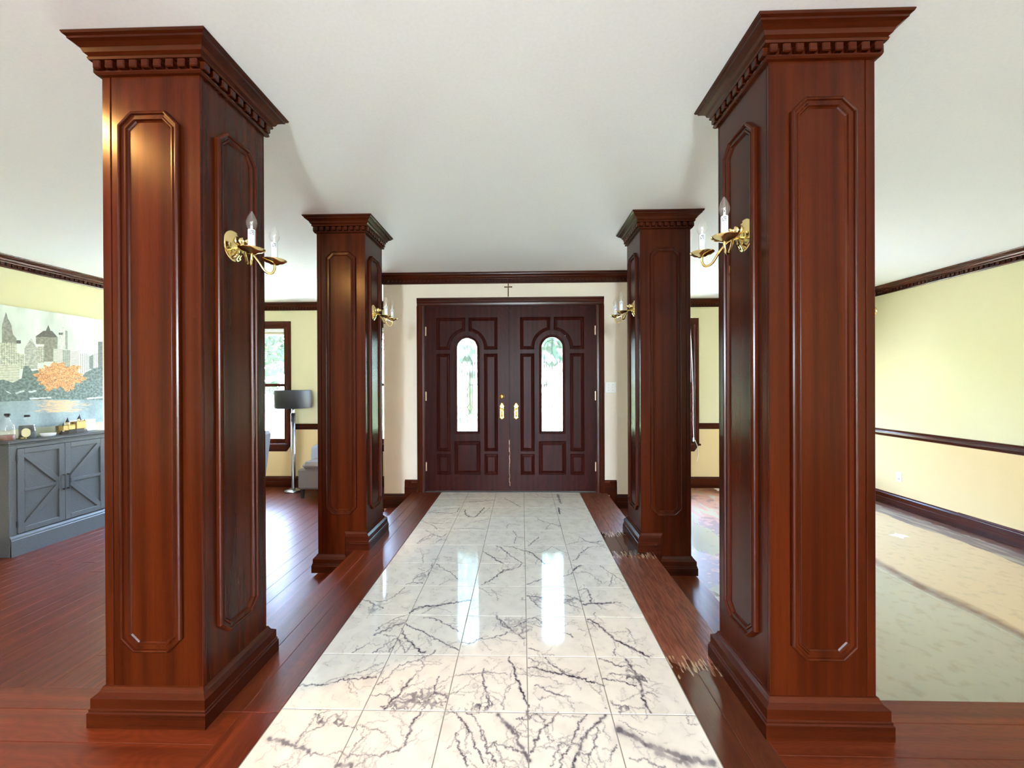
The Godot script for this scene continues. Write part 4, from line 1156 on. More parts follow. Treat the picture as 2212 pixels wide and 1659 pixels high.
	var be := run("baseboard_entry", "baseboard stepping down with the floor beside the double door", "baseboard", BOARD, [[Vector3(-1.306, YP - 0.02, ZD), Vector3(-1.165, YP - 0.02, ZD), Vector3(0, 0, 1), 0.0, 0.0], [Vector3(-1.54, YT - 0.01, ZD), Vector3(-1.306, YT - 0.01, ZD), Vector3(0, 0, 1), -1.0, 0.0],
		[Vector3(0.90, YP - 0.02, ZD), Vector3(1.034, YP - 0.02, ZD), Vector3(0, 0, 1), 0.0, 0.0], [Vector3(1.034, YT - 0.01, ZD), Vector3(1.25, YT - 0.01, ZD), Vector3(0, 0, 1), 0.0, 1.0]], bb)
	for sx in [-1.306, 1.034 - 0.078]: obj("upright", boxm(Vector3(sx, YT, ZD), Vector3(sx + 0.078, YP + 0.13, ZD + 0.0195), 0.002), M.mahogany, be)
	# chair rails
	run("trim_8", "chair rail along the bare yellow wall", "chair rail", RAIL, [[Vector3(XR, 0.857, ZF), Vector3(XR, 0.857, 2.0), Vector3(-1, 0, 0), 1.0, 0.0]], bb)
	run("trim_9", "short chair rails beside the window behind the floor lamp", "chair rail", RAIL, [[Vector3(XL, 0.857, ZF), Vector3(-4.461, 0.857, ZF), Vector3(0, 0, 1), 1.0, 0.0], [Vector3(-3.461, 0.857, ZF), Vector3(-2.871, 0.857, ZF), Vector3(0, 0, 1), 0.0, 0.0], [Vector3(-1.871, 0.857, ZF), Vector3(-1.54, 0.857, ZF), Vector3(0, 0, 1), 0.0, -1.0]], bb)
	run("trim_10", "short chair rails between the windows of the emptied room", "chair rail", RAIL, [[Vector3(1.25, 0.857, ZF), Vector3(1.581, 0.857, ZF), Vector3(0, 0, 1), 1.0, 0.0], [Vector3(2.581, 0.857, ZF), Vector3(3.171, 0.857, ZF), Vector3(0, 0, 1), 0.0, 0.0], [Vector3(4.171, 0.857, ZF), Vector3(XR, 0.857, ZF), Vector3(0, 0, 1), 0.0, -1.0]], bb)
	run("trim_11", "chair rail on the yellow wall behind the sideboard", "chair rail", RAIL, [[Vector3(XL, 0.857, ZF), Vector3(XL, 0.857, 2.0), Vector3(1, 0, 0), 1.0, 0.0]], bb)
	# windows
	window(1, -4.461, -3.461, "double-hung window with a rolled-up blind beside the floor lamp")
	window(2, -2.871, -1.871, "double-hung window above the grey armchair")
	window(3, 1.581, 2.581, "double-hung window with a hanging cord in the emptied room")
	window(4, 3.171, 4.171, "double-hung window with an added half-drawn blind that cuts its light near the corner of the emptied room", 0.85)
	# door casing and leaves
	var dc := thing("trim_12", "dark wood casing round the double door", "door casing", Vector3(0, 0, ZD), "", "structure")
	var cw := 0.088
	var dprof := [[0.0, 0.0], [0.010, 0.0], [0.014, 0.012], [0.016, 0.030], [0.022, 0.040], [0.022, 0.062], [0.026, 0.070], [0.026, cw], [0.0, cw]]
	var dx0 := -1.074
	var dx1 := 0.812
	var dy := 2.397
	for s in [[dx0, -1.0], [dx1, 1.0]]:
		st = new_st()
		strip(st, dprof, Vector3(s[0], YP, 0), Vector3(s[0], dy, 0), Vector3(0, 0, 1), 0, 0, Vector3(s[1], 0, 0))
		obj("side_casing", st, M.mahogany, dc)
		obj("jamb", boxm(Vector3(minf(s[0], s[0] + s[1] * 0.02), YP, -0.15), Vector3(maxf(s[0], s[0] + s[1] * 0.02), dy, 0.0)), M.door, dc)
	st = new_st()
	strip(st, dprof, Vector3(dx0 - cw, dy, 0), Vector3(dx1 + cw, dy, 0), Vector3(0, 0, 1))
	obj("head_casing", st, M.mahogany_h, dc)
	obj("head_jamb", boxm(Vector3(dx0, dy - 0.004, -0.15), Vector3(dx1, dy + 0.02, 0.0)), M.door, dc)
	obj("threshold", boxm(Vector3(dx0, YP - 0.002, -0.15), Vector3(dx1, YP + 0.010, 0.004), 0.003), M.dark_wood, dc)
	door_leaf(1, -0.6105, 1.0, 1.0, "dark door leaf with arched leaded glass, brass deadbolt and handle")
	var dr := door_leaf(2, 0.3335, -1.0, 1.034, "dark door leaf with arched leaded glass, handle but no deadbolt")
	# astragal with its worn lower edge
	obj("astragal", boxm(Vector3(-0.4815, 0.0, -0.01), Vector3(-0.4695, 2.045, 0.006), 0.002), M.door, dr)
	st = new_st()
	var q0 := []
	rng.seed = 12
	for k in 12:
		var yy := 0.06 + k * 0.042
		cbox(st, Vector3(-0.475 + rng.randf_range(-0.003, 0.004), yy + 0.02, 0.0065), Vector3(rng.randf_range(0.003, 0.010), 0.046, 0.002), 0.0)
	obj("bare_wood_edge", st, flat(Color(0.72, 0.58, 0.45), 0.8), dr)

func marble_tile(xa: float, xb: float, za: float, zb: float) -> Mesh:
	var st := new_st()
	var uv := func(p: Vector3) -> Vector2:
		var v := (MZ0 - p.z) / (MZ0 - MZ1)
		if v < 0.0: v = -v + 0.02
		return Vector2((p.x - X0) / (TILE * 5.0), v)
	var bv := 0.0012
	var y := YP
	var o := [Vector3(xa, y - bv, za), Vector3(xa, y - bv, zb), Vector3(xb, y - bv, zb), Vector3(xb, y - bv, za)]
	var i := [Vector3(xa + bv, y, za - bv), Vector3(xa + bv, y, zb + bv), Vector3(xb - bv, y, zb + bv), Vector3(xb - bv, y, za - bv)]
	var dn := Vector3(0, -0.012, 0)
	var put := func(a: Vector3, b: Vector3, c: Vector3, d: Vector3) -> void:
		for p in [a, b, c, a, c, d]:
			st.set_uv(uv.call(p))
			st.add_vertex(p)
	put.call(i[0], i[1], i[2], i[3])
	for k in 4:
		var m := (k + 1) % 4
		put.call(o[k], o[m], i[m], i[k])
		put.call(o[k] + dn, o[m] + dn, o[m], o[k])
	st.generate_normals()
	return st.commit()
func worn_board(st: SurfaceTool, xa: float, xb: float, za: float, zb: float, wx0: float) -> void:
	var bv := 0.0012
	var o := [Vector3(xa, YP - bv, za), Vector3(xa, YP - bv, zb), Vector3(xb, YP - bv, zb), Vector3(xb, YP - bv, za)]
	var i := [Vector3(xa + bv, YP, za - bv), Vector3(xa + bv, YP, zb + bv), Vector3(xb - bv, YP, zb + bv), Vector3(xb - bv, YP, za - bv)]
	var dn := Vector3(0, -0.021, 0)
	var put := func(a: Vector3, b: Vector3, c: Vector3, d: Vector3) -> void:
		for p in [a, b, c, a, c, d]:
			st.set_uv(Vector2(clampf((p.x - wx0) / (PR - wx0), 0.002, 0.998), clampf((p.z + 1.1) / -3.4, 0.001, 0.999)))
			st.add_vertex(p)
	put.call(i[0], i[1], i[2], i[3])
	for k in 4:
		var m := (k + 1) % 4
		put.call(o[k], o[m], i[m], i[k])
		put.call(o[k] + dn, o[m] + dn, o[m], o[k])

# ---------------------------------------------------------------- furnishings
func sideboard() -> void:
	var t := thing("sideboard", "dark grey sideboard with braced farmhouse doors under the canvas print", "sideboard", Vector3(-4.571, 0, -3.47))
	t.basis = Basis(Vector3(0, 0, -1), Vector3.UP, Vector3(1, 0, 0))     # own x runs along the wall, own z into the room
	var dep := 0.235
	var L := 0.90
	obj("body", boxm(Vector3(0.012, 0.17, -dep), Vector3(L - 0.012, 0.995, -0.018), 0.002), M.cabinet, t)
	for p in [[0.004, 0.012], [L - 0.012, L - 0.004]]: obj("side_panel", boxm(Vector3(p[0], 0.0, -dep), Vector3(p[1], 0.995, -0.001), 0.001), M.cabinet_side, t)
	var st := new_st()
	for p in [[0.012, 0.06], [L - 0.072, L - 0.012]]: box(st, Vector3(p[0], 0.17, -0.018), Vector3(p[1], 0.995, 0.0), 0.002)
	box(st, Vector3(0.06, 0.965, -0.018), Vector3(L - 0.072, 0.995, 0.0), 0.002)
	obj("face_frame", st, M.cabinet, t)
	st = new_st()
	var prof := [[0.0, 0.185], [0.004, 0.183], [0.008, 0.172], [0.014, 0.166], [0.016, 0.150], [0.020, 0.145], [0.020, 0.0]]
	strip(st, prof, Vector3(0.004, 0, 0), Vector3(L - 0.004, 0, 0), Vector3(0, 0, 1), 0.0, 0.0)
	obj("plinth", st, M.cabinet, t)
	st = new_st()
	box(st, Vector3(-0.012, 1.012, -dep), Vector3(L + 0.012, 1.036, 0.022), 0.005)
	box(st, Vector3(0.0, 0.995, -dep), Vector3(L, 1.012, 0.010), 0.004)
	obj("top", st, M.cabinet_top, t)
	for d in 2:
		var x0 := 0.062 if d == 0 else 0.441
		var x1 := 0.438 if d == 0 else 0.826
		var y0 := 0.195
		var y1 := 0.962
		st = new_st()
		box(st, Vector3(x0, y0, -0.017), Vector3(x1, y1, -0.006))
		var door := obj("door", st, M.cabinet, t)
		var f := 0.048
		st = new_st()
		box(st, Vector3(x0, y0, -0.006), Vector3(x0 + f, y1, 0.008), 0.002); box(st, Vector3(x1 - f, y0, -0.006), Vector3(x1, y1, 0.008), 0.002)
		box(st, Vector3(x0 + f, y0, -0.006), Vector3(x1 - f, y0 + f, 0.008), 0.002); box(st, Vector3(x0 + f, y1 - f, -0.006), Vector3(x1 - f, y1, 0.008), 0.002)
		obj("door_frame", st, M.cabinet, door)
		var ym := (y0 + y1) * 0.5
		var inner := x1 - f if d == 0 else x0 + f
		var outer := x0 + f if d == 0 else x1 - f
		for e in [[outer, y1 - f, inner, ym + 0.02], [outer, y0 + f, inner, ym - 0.02], [outer, ym, inner, ym]]:
			var a := Vector3(e[0], e[1], 0)
			var b := Vector3(e[2], e[3], 0)
			var dd := b - a
			st = new_st()
			cbox(st, Vector3.ZERO, Vector3(dd.length(), 0.046 if e[1] != ym else 0.030, 0.012), 0.002, Transform3D(Basis(Vector3(0, 0, 1), atan2(dd.y, dd.x)), (a + b) * 0.5))
			obj("brace", st, M.cabinet, door)
		var hx := x1 - 0.018 if d == 0 else x0 + 0.018
		st = new_st()
		box(st, Vector3(hx - 0.005, ym - 0.075, 0.026), Vector3(hx + 0.005, ym + 0.075, 0.034), 0.002)
		for s in [-1.0, 1.0]: box(st, Vector3(hx - 0.005, ym + s * 0.070 - 0.005, 0.006), Vector3(hx + 0.005, ym + s * 0.070 + 0.005, 0.030), 0.001)
		obj("pull", st, M.black, door)
		for y in [0.28, 0.88]:
			st = new_st()
			cbox(st, Vector3(x0 - 0.004 if d == 0 else x1 + 0.004, y, 0.004), Vector3(0.010, 0.055, 0.010), 0.002)
			obj("hinge", st, M.black, door)

func on_top(px: float, x: float) -> Vector3:      # a place on the sideboard's top
	return Vector3(x, 1.036, on_x(px, 940, x).z)
func sideboard_things() -> void:
	var glass := flat(Color(0.93, 0.97, 0.93, 0.10), 0.03)
	glass.transparency = BaseMaterial3D.TRANSPARENCY_ALPHA
	var amber := flat(Color(0.42, 0.16, 0.045), 0.08)
	var t := thing("liquor_bottle", "clear glass bottle with a little amber liquor on the sideboard", "bottle", on_top(16, -4.685), "bottles on the sideboard")
	var st := new_st(true)
	lathe(st, [[0.0, 0.0], [0.048, 0.0], [0.050, 0.006], [0.050, 0.128], [0.047, 0.142], [0.036, 0.156], [0.022, 0.176], [0.0155, 0.196], [0.0145, 0.214], [0.016, 0.218], [0.016, 0.226]], 28)
	obj("glass", st, glass, t)
	st = new_st(true)
	lathe(st, [[0.0, 0.003], [0.0475, 0.003], [0.0475, 0.052], [0.0, 0.053]], 28)
	obj("liquor", st, amber, t)
	st = new_st(true)
	lathe(st, [[0.0, 0.246], [0.017, 0.246], [0.019, 0.243], [0.019, 0.228], [0.013, 0.226], [0.013, 0.212], [0.0, 0.212]], 20)
	obj("stopper", st, M.black, t)
	t = thing("liquor_bottle", "squat bottle of dark liquor with a cream hexagonal label", "bottle", on_top(59, -4.690), "bottles on the sideboard")
	st = new_st(true)
	lathe(st, [[0.0, 0.0], [0.052, 0.0], [0.056, 0.006], [0.057, 0.100], [0.054, 0.122], [0.044, 0.140], [0.026, 0.152], [0.020, 0.162], [0.019, 0.182], [0.0225, 0.186], [0.0225, 0.200], [0.018, 0.204]], 28)
	obj("glass", st, glass, t)
	st = new_st(true)
	lathe(st, [[0.0, 0.003], [0.053, 0.003], [0.0548, 0.098], [0.052, 0.122], [0.0, 0.124]], 28)
	obj("liquor", st, flat(Color(0.035, 0.02, 0.015), 0.1), t)
	st = new_st(true)
	lathe(st, [[0.0, 0.222], [0.019, 0.222], [0.020, 0.219], [0.020, 0.203], [0.0, 0.203]], 20)
	obj("stopper", st, M.black, t)
	var toward := Vector3(-t.position.x, 0, -t.position.z).normalized()
	var an0 := atan2(toward.x, toward.z) - 0.15
	for lab in [[0.5, 0.014, 0.098, Color(0.80, 0.77, 0.60), 0.0], [0.42, 0.0, 0.016, Color(0.70, 0.62, 0.36), -0.35]]:
		st = new_st(true)
		var hw: float = lab[0]
		for k in 6:
			var a0: float = an0 + lab[4] + lerpf(-hw, hw, k / 6.0)
			var a1: float = an0 + lab[4] + lerpf(-hw, hw, (k + 1) / 6.0)
			var cut0: float = 0.022 * clampf(absf(k / 3.0 - 1.0) * 2.0 - 1.0, 0.0, 1.0)
			var cut1: float = 0.022 * clampf(absf((k + 1) / 3.0 - 1.0) * 2.0 - 1.0, 0.0, 1.0)
			var r := 0.0582
			quad(st, Vector3(sin(a0) * r, lab[1] + cut0 + 0.004, cos(a0) * r), Vector3(sin(a0) * r, lab[2] - cut0, cos(a0) * r), Vector3(sin(a1) * r, lab[2] - cut1, cos(a1) * r), Vector3(sin(a1) * r, lab[1] + cut1 + 0.004, cos(a1) * r))
		obj("label", st, flat(lab[3], 0.7), t)
	# white dish
	t = thing("trinket_dish", "small white round dish on the sideboard beside the dark bottle", "dish", on_top(104, -4.672))
	st = new_st(true)
	lathe(st, [[0.0, 0.0], [0.040, 0.0], [0.050, 0.006], [0.054, 0.024], [0.056, 0.030], [0.051, 0.030], [0.048, 0.010], [0.0, 0.008]], 28)
	obj("bowl", st, M.white, t)
	# castle
	var gold := flat(Color(0.66, 0.55, 0.32), 0.35, 0.4)
	var cream := flat(Color(0.80, 0.74, 0.55), 0.5)
	var slate := flat(Color(0.16, 0.17, 0.19), 0.5)
	t = thing("castle_figurine", "golden castle figurine with pointed towers on the sideboard", "figurine", on_top(160, -4.700))
	t.basis = Basis(Vector3(0, 0, -1), Vector3.UP, Vector3(1, 0, 0)).scaled(Vector3(1.25, 1.45, 1.25))
	st = new_st()
	lathe(st, [[0.0, 0.0], [0.105, 0.0], [0.10, 0.012], [0.088, 0.026], [0.070, 0.034], [0.0, 0.038]], 11, Transform3D.IDENTITY, 1.0, 0.42)
	obj("rock", st, flat(Color(0.24, 0.21, 0.18), 0.8), t)
	for k in [[-0.04, 0.030, 0.05, 0.030, 0.022, 0.03], [0.03, 0.030, 0.075, 0.052, 0.026, 0.034], [-0.078, 0.026, 0.04, 0.034, 0.020, 0.026]]:
		st = new_st()
		box(st, Vector3(k[0] - k[2] * 0.5, k[1], -k[4]), Vector3(k[0] + k[2] * 0.5, k[1] + k[3], k[5]), 0.002)
		for i in 5: cbox(st, Vector3(k[0] - k[2] * 0.5 + (i + 0.5) * k[2] / 5.0, k[1] + k[3] + 0.003, k[5] - 0.003), Vector3(k[2] / 9.0, 0.007, 0.006))
		obj("hall", st, gold, t)
	for k in [[-0.048, 0.0, 0.011, 0.082, 0.036], [-0.018, 0.012, 0.006, 0.060, 0.026], [0.022, 0.014, 0.0075, 0.100, 0.022], [0.043, 0.0, 0.010, 0.090, 0.046], [0.010, 0.022, 0.007, 0.066, 0.022], [0.072, 0.010, 0.007, 0.072, 0.026], [-0.088, 0.012, 0.007, 0.058, 0.022], [0.060, 0.024, 0.006, 0.050, 0.02]]:
		st = new_st(true)
		lathe(st, [[k[2], 0.02], [k[2], k[3] - 0.012], [k[2] * 1.25, k[3] - 0.008], [k[2] * 1.25, k[3]], [0.0, k[3]]], 12, Transform3D(Basis.IDENTITY, Vector3(k[0], 0, k[1])))
		var tw := obj("tower", st, cream, t)
		st = new_st(true)
		lathe(st, [[k[2] * 1.3, k[3]], [k[2] * 0.55, k[3] + k[4] * 0.45], [0.0, k[3] + k[4]]], 12, Transform3D(Basis.IDENTITY, Vector3(k[0], 0, k[1])))
		obj("spire", st, slate, tw)
	# white plaque with inked drawing, leaning against the wall
	t = thing("plaque", "white plaque with black ink marks leaning behind the castle figurine", "plaque", Vector3(-4.79, 1.036, -4.20))
	t.basis = Basis(Vector3(0, 0, -1), Vector3.UP, Vector3(1, 0, 0))
	obj("board", boxm(Vector3(-0.10, 0.0, -0.008), Vector3(0.20, 0.125, 0.008), 0.002), M.white, t)
	st = new_st()
	rng.seed = 44
	for k in 34:
		var px := -0.05 + (k % 17) * 0.0085 + rng.randf_range(-0.003, 0.003)
		var py := 0.028 + (k / 17) * 0.018 + rng.randf_range(-0.004, 0.008)
		cbox(st, Vector3.ZERO, Vector3(0.0022, rng.randf_range(0.008, 0.022), 0.0008), 0.0, Transform3D(Basis(Vector3(0, 0, 1), rng.randf_range(-0.9, 0.9)), Vector3(px, py, 0.0084)))
	obj("ink_marks", st, M.print, t)
	# low pale picture standing behind the dish
	t = thing("postcard", "pale green card standing behind the white dish", "card", Vector3(-4.80, 1.036, on_x(98, 930, -4.8).z))
	t.basis = Basis(Vector3(0, 0, -1), Vector3.UP, Vector3(1, 0, 0))
	obj("card", boxm(Vector3(-0.085, 0.0, -0.004), Vector3(0.085, 0.082, 0.004), 0.001), flat(Color(0.66, 0.68, 0.56), 0.7), t)

func furnish() -> void:
	sideboard()
	sideboard_things()
	# stretched canvas
	var t := thing("canvas_print", "large canvas print of a grey skyline with one orange tree", "picture", Vector3(XL, 0, 0))
	obj("stretcher", boxm(Vector3(0.001, CANV[2], CANV[0]), Vector3(0.036, CANV[3], CANV[1]), 0.004), M.white, t)
	var st := new_st()
	for v in [[0, 0], [0, 1], [1, 1], [0, 0], [1, 1], [1, 0]]:
		st.set_uv(Vector2(v[0], 1 - v[1]))
		st.add_vertex(Vector3(0.037, lerpf(CANV[2], CANV[3], v[1]), lerpf(CANV[1], CANV[0], v[0])))
	var cm := flat(Color.WHITE, 0.75)
	cm.albedo_texture = canvas_texture()
	obj("print", st, cm, t)
	# columns and their sconces
	for i in 2:
		for j in 2:
			var where: String = ["beside the furnished room", "beside the emptied room"][i]
			column(COLX[i], COLZ[j], j == 1, ("tall mahogany column with octagonal panels %s, on the hall's edge" if j == 0 else "panelled mahogany column %s, its base stepping down near the door") % where)
			var s := 1.0 if i == 0 else -1.0
			sconce(Vector3(COLX[i] + s * HALF, 2.088 + 0.012 * i, COLZ[j] + 0.016 + 0.014 * i), Vector3(s, 0, 0), "two-arm brass candle sconce on the %s %s" % ["hall-edge column" if j == 0 else "column by the door", where], "brass sconces on the columns", 0.070 + 0.020 * i)
	sconce(Vector3(XR, 2.455, -5.37), Vector3(-1, 0, 0), "two-arm brass candle sconce on the bare yellow wall", "wall sconces in the emptied room")
	# floor lamp
	t = thing("floor_lamp", "floor lamp with black drum shade and chrome pole by the window", "floor lamp", Vector3(-3.285, 0, -5.70))
	st = new_st(true)
	lathe(st, [[0.0, 0.0], [0.118, 0.0], [0.120, 0.004], [0.120, 0.018], [0.114, 0.026], [0.080, 0.036], [0.040, 0.046], [0.020, 0.052], [0.0, 0.052]], 36)
	obj("base", st, M.chrome, t)
	st = new_st(true)
	lathe(st, [[0.029, 0.046], [0.029, 1.005], [0.0, 1.005]], 24)
	obj("pole", st, M.chrome, t)
	st = new_st(true)
	lathe(st, [[0.030, 1.005], [0.030, 1.125], [0.0, 1.125]], 24)
	obj("collar", st, M.black, t)
	st = new_st(true)
	lathe(st, [[0.020, 1.125], [0.020, 1.30], [0.0, 1.30]], 20)
	obj("stem", st, M.chrome, t)
	st = new_st(true)
	lathe(st, [[0.232, 1.20], [0.234, 1.198], [0.238, 1.20], [0.238, 1.448], [0.236, 1.452], [0.233, 1.450], [0.232, 1.20]], 48)
	var sh := obj("shade", st, M.shade_fabric, t)
	st = new_st()
	for k in 3:
		var d := Vector3(cos(k * TAU / 3), 0, sin(k * TAU / 3))
		tube(st, [Vector3(0, 1.30, 0), d * 0.234 + Vector3(0, 1.42, 0)], 0.003, 6)
	obj("spider", st, M.chrome, sh)
	# armchair in the corner
	t = thing("armchair", "grey upholstered low armchair with dark tapered legs under a window", "armchair", Vector3(-2.56, 0, -5.56))
	obj("seat_base", boxm(Vector3(-0.455, 0.125, -0.27), Vector3(0.46, 0.40, 0.24), 0.025), M.upholstery, t)
	obj("seat_cushion", boxm(Vector3(-0.40, 0.385, -0.12), Vector3(0.41, 0.492, 0.255), 0.045), M.upholstery, t)
	st = new_st()
	raised(st, PackedVector2Array([Vector2(-0.46, 0.20), Vector2(0.46, 0.20), Vector2(0.46, 0.80), Vector2(0.20, 0.82), Vector2(-0.10, 0.76), Vector2(-0.38, 0.645), Vector2(-0.46, 0.60)]), [[0.0, 0.0], [0.0, 0.17], [0.02, 0.20], [0.05, 0.215]], Transform3D(Basis(Vector3.RIGHT, -0.10), Vector3(0, 0.02, -0.25)))
	obj("backrest", st, M.pale_cloth, t)
	for s in [-1.0, 1.0]:
		for z in [-0.22, 0.19]:
			st = new_st()
			lathe(st, [[0.0, 0.0], [0.020, 0.0], [0.031, 0.125], [0.0, 0.125]], 12, Transform3D(Basis.IDENTITY, Vector3(s * 0.41, 0, z)))
			obj("leg", st, M.dark_wood, t)
	# dining chair whose pale back shows past the near column
	t = thing("dining_chair", "pale upholstered dining chair with a leaning back by the column", "chair", Vector3(-2.93, 0, -3.97))
	obj("seat", boxm(Vector3(-0.24, 0.40, -0.225), Vector3(0.20, 0.49, 0.225), 0.03), M.pale_cloth, t)
	st = new_st()
	box(st, Vector3(-0.035, 0.0, -0.23), Vector3(0.035, 0.66, 0.23), 0.028, Transform3D(Basis(Vector3(0, 0, 1), -0.13), Vector3(0.172, 0.40, 0)))
	obj("backrest", st, M.pale_cloth, t)
	for sx in [-0.20, 0.165]:
		for sz in [-0.19, 0.19]:
			st = new_st()
			lathe(st, [[0.0, 0.0], [0.016, 0.0], [0.024, 0.405], [0.0, 0.405]], 10, Transform3D(Basis.IDENTITY, Vector3(sx, 0, sz)))
			obj("leg", st, M.dark_wood, t)
	# crucifix over the door
	var iron := flat(Color(0.30, 0.21, 0.12), 0.45, 0.5)
	t = thing("crucifix", "small bronze crucifix hanging above the double door", "crucifix", Vector3(-0.148, 2.495, ZD))
	st = new_st()
	box(st, Vector3(-0.006, 0.0, 0.001), Vector3(0.006, 0.150, 0.009), 0.002)
	box(st, Vector3(-0.036, 0.100, 0.001), Vector3(0.036, 0.113, 0.009), 0.002)
	for p in [[-0.037, 0.1065], [0.037, 0.1065], [0.0, 0.151]]: cbox(st, Vector3(p[0], p[1], 0.005), Vector3(0.014, 0.014, 0.009), 0.003)
	obj("cross", st, iron, t)
	st = new_st(true)
	tube(st, [Vector3(-0.028, 0.110, 0.012), Vector3(-0.010, 0.104, 0.013), Vector3(0.010, 0.104, 0.013), Vector3(0.028, 0.110, 0.012)], 0.0028, 6)
	tube(st, curve([Vector3(0, 0.112, 0.013), Vector3(0.001, 0.090, 0.014), Vector3(-0.002, 0.070, 0.013), Vector3(0, 0.042, 0.012)], 8), 0.0050, 8, 0.0024)
	lathe(st, [[0.0, 0.0], [0.005, 0.004], [0.0, 0.011]], 8, Transform3D(Basis.IDENTITY, Vector3(0, 0.112, 0.014)))
	obj("figure", st, flat(Color(0.45, 0.35, 0.22), 0.4, 0.6), t)
	obj("hanger", boxm(Vector3(-0.0015, 0.155, 0.001), Vector3(0.0015, 0.168, 0.004)), iron, t)
	# switch and outlets
	t = thing("light_switch", "white double switch plate beside the double door", "light switch", Vector3(0.971, 1.489, ZD))
	obj("plate", boxm(Vector3(-0.058, -0.058, 0.0), Vector3(0.058, 0.058, 0.006), 0.002), M.white, t)
	for s in [-0.023, 0.023]:
		obj("toggle", boxm(Vector3(s - 0.005, -0.004, 0.004), Vector3(s + 0.005, 0.014, 0.016), 0.002), M.white, t)
		for y in [-0.030, 0.030]:
			st = new_st()
			cbox(st, Vector3(s, y, 0.0062), Vector3(0.006, 0.006, 0.001))
			obj("screw", st, M.steel, t)
	t = thing("wall_outlet", "white duplex outlet low on the bare yellow wall", "outlet", Vector3(XR, 0.383, -5.015))
	t.basis = Basis(Vector3.UP, -PI / 2)
	obj("plate", boxm(Vector3(-0.036, -0.058, 0.0), Vector3(0.036, 0.058, 0.006), 0.002), M.white, t)
	for y in [-0.022, 0.022]:
		st = new_st(true)
		lathe(st, [[0.016, 0.0], [0.016, 0.002], [0.0, 0.002]], 16, Transform3D(Basis(Vector3.RIGHT, PI / 2), Vector3(0, y, 0.006)))
		var so := obj("socket", st, M.candle, t)
		st = new_st()
		for s in [-0.006, 0.006]: cbox(st, Vector3(s, y + 0.002, 0.0083), Vector3(0.002, 0.008, 0.001))
		obj("slot", st, M.black, so)
	# scraps on the stripped floor
	var torn := [Vector2(-0.07, -0.05), Vector2(-0.01, -0.035), Vector2(0.05, -0.06), Vector2(0.075, -0.01), Vector2(0.055, 0.03), Vector2(0.07, 0.06), Vector2(0.0, 0.045), Vector2(-0.06, 0.065), Vector2(-0.05, 0.01)]
	st = new_st()
	raised(st, PackedVector2Array(torn), [[0.0, 0.0], [0.0, 0.002], [0.006, 0.004]], Transform3D(Basis(Vector3.RIGHT, -PI / 2), Vector3.ZERO))
	var sc := obj("paper_scrap", st, M.white)
	sc.position = Vector3(3.76, 0.0, -4.11)
	sc.rotation.y = 0.5
	tag(sc, "torn white paper scrap on the beige floor near the outlet", "scrap")
	st = new_st()
	raised(st, PackedVector2Array(torn), [[0.0, 0.0], [0.0, 0.006], [0.008, 0.010]], Transform3D(Basis(Vector3.RIGHT, -PI / 2), Vector3.ZERO))
	sc = obj("paper_scrap", st, M.white)
	sc.position = Vector3(2.83, 0.0, -5.83)
	tag(sc, "crumpled pale scrap against the far baseboard of the emptied room", "scrap")
	# blind cord at the window of the emptied room
	t = thing("blind_cord", "white looped blind cord hanging from a window in the emptied room", "cord", Vector3(2.475, 0, ZF + 0.075))
	st = new_st()
	tube(st, curve([Vector3(0.0, 2.33, -0.095), Vector3(0.0, 1.6, -0.02), Vector3(0.0, 0.80, 0.0), Vector3(0.02, 0.70, 0.01), Vector3(0.06, 0.60, 0.0), Vector3(0.065, 0.48, 0.0), Vector3(0.045, 0.40, 0.0)], 30), 0.004, 6)
	obj("cord", st, M.white, t)
	st = new_st(true)
	lathe(st, [[0.0, 0.66], [0.012, 0.67], [0.010, 0.72], [0.0, 0.73]], 10, Transform3D(Basis.IDENTITY, Vector3(0.0, 0.02, 0.005)))
	obj("cleat", st, M.white, t)

# ---------------------------------------------------------------- lamps out of view: the warm downlight, and a globe added for fill
func downlight(at: Vector3, energy: float, color: Color, label: String) -> void:
	var t := thing("downlight", label, "ceiling lamp", at, "recessed lamps in the hall ceiling")
	var st := new_st(true)
	lathe(st, [[0.085, 0.0], [0.105, 0.0], [0.107, -0.004], [0.103, -0.007], [0.088, -0.006], [0.085, 0.0]], 32)
	obj("trim_ring", st, M.white, t)
	var g := flat(Color(0.9, 0.88, 0.82), 0.4)
	g.emission_enabled = true
	g.emission = color
	g.emission_energy_multiplier = 3.0
	st = new_st()
	lathe(st, [[0.0, -0.003], [0.086, -0.003]], 32)
	obj("light_lens", st, g, t)
	var l := AreaLight3D.new()
	l.name = "lens_light"
	t.add_child(l)
	l.position = Vector3(0, -0.012, 0)
	l.rotation.x = -PI / 2
	l.area_size = Vector2(0.15, 0.15)
	l.light_color = color
	l.light_energy = energy
	l.area_range = 14.0
	l.area_attenuation = 2.0
	l.shadow_enabled = true

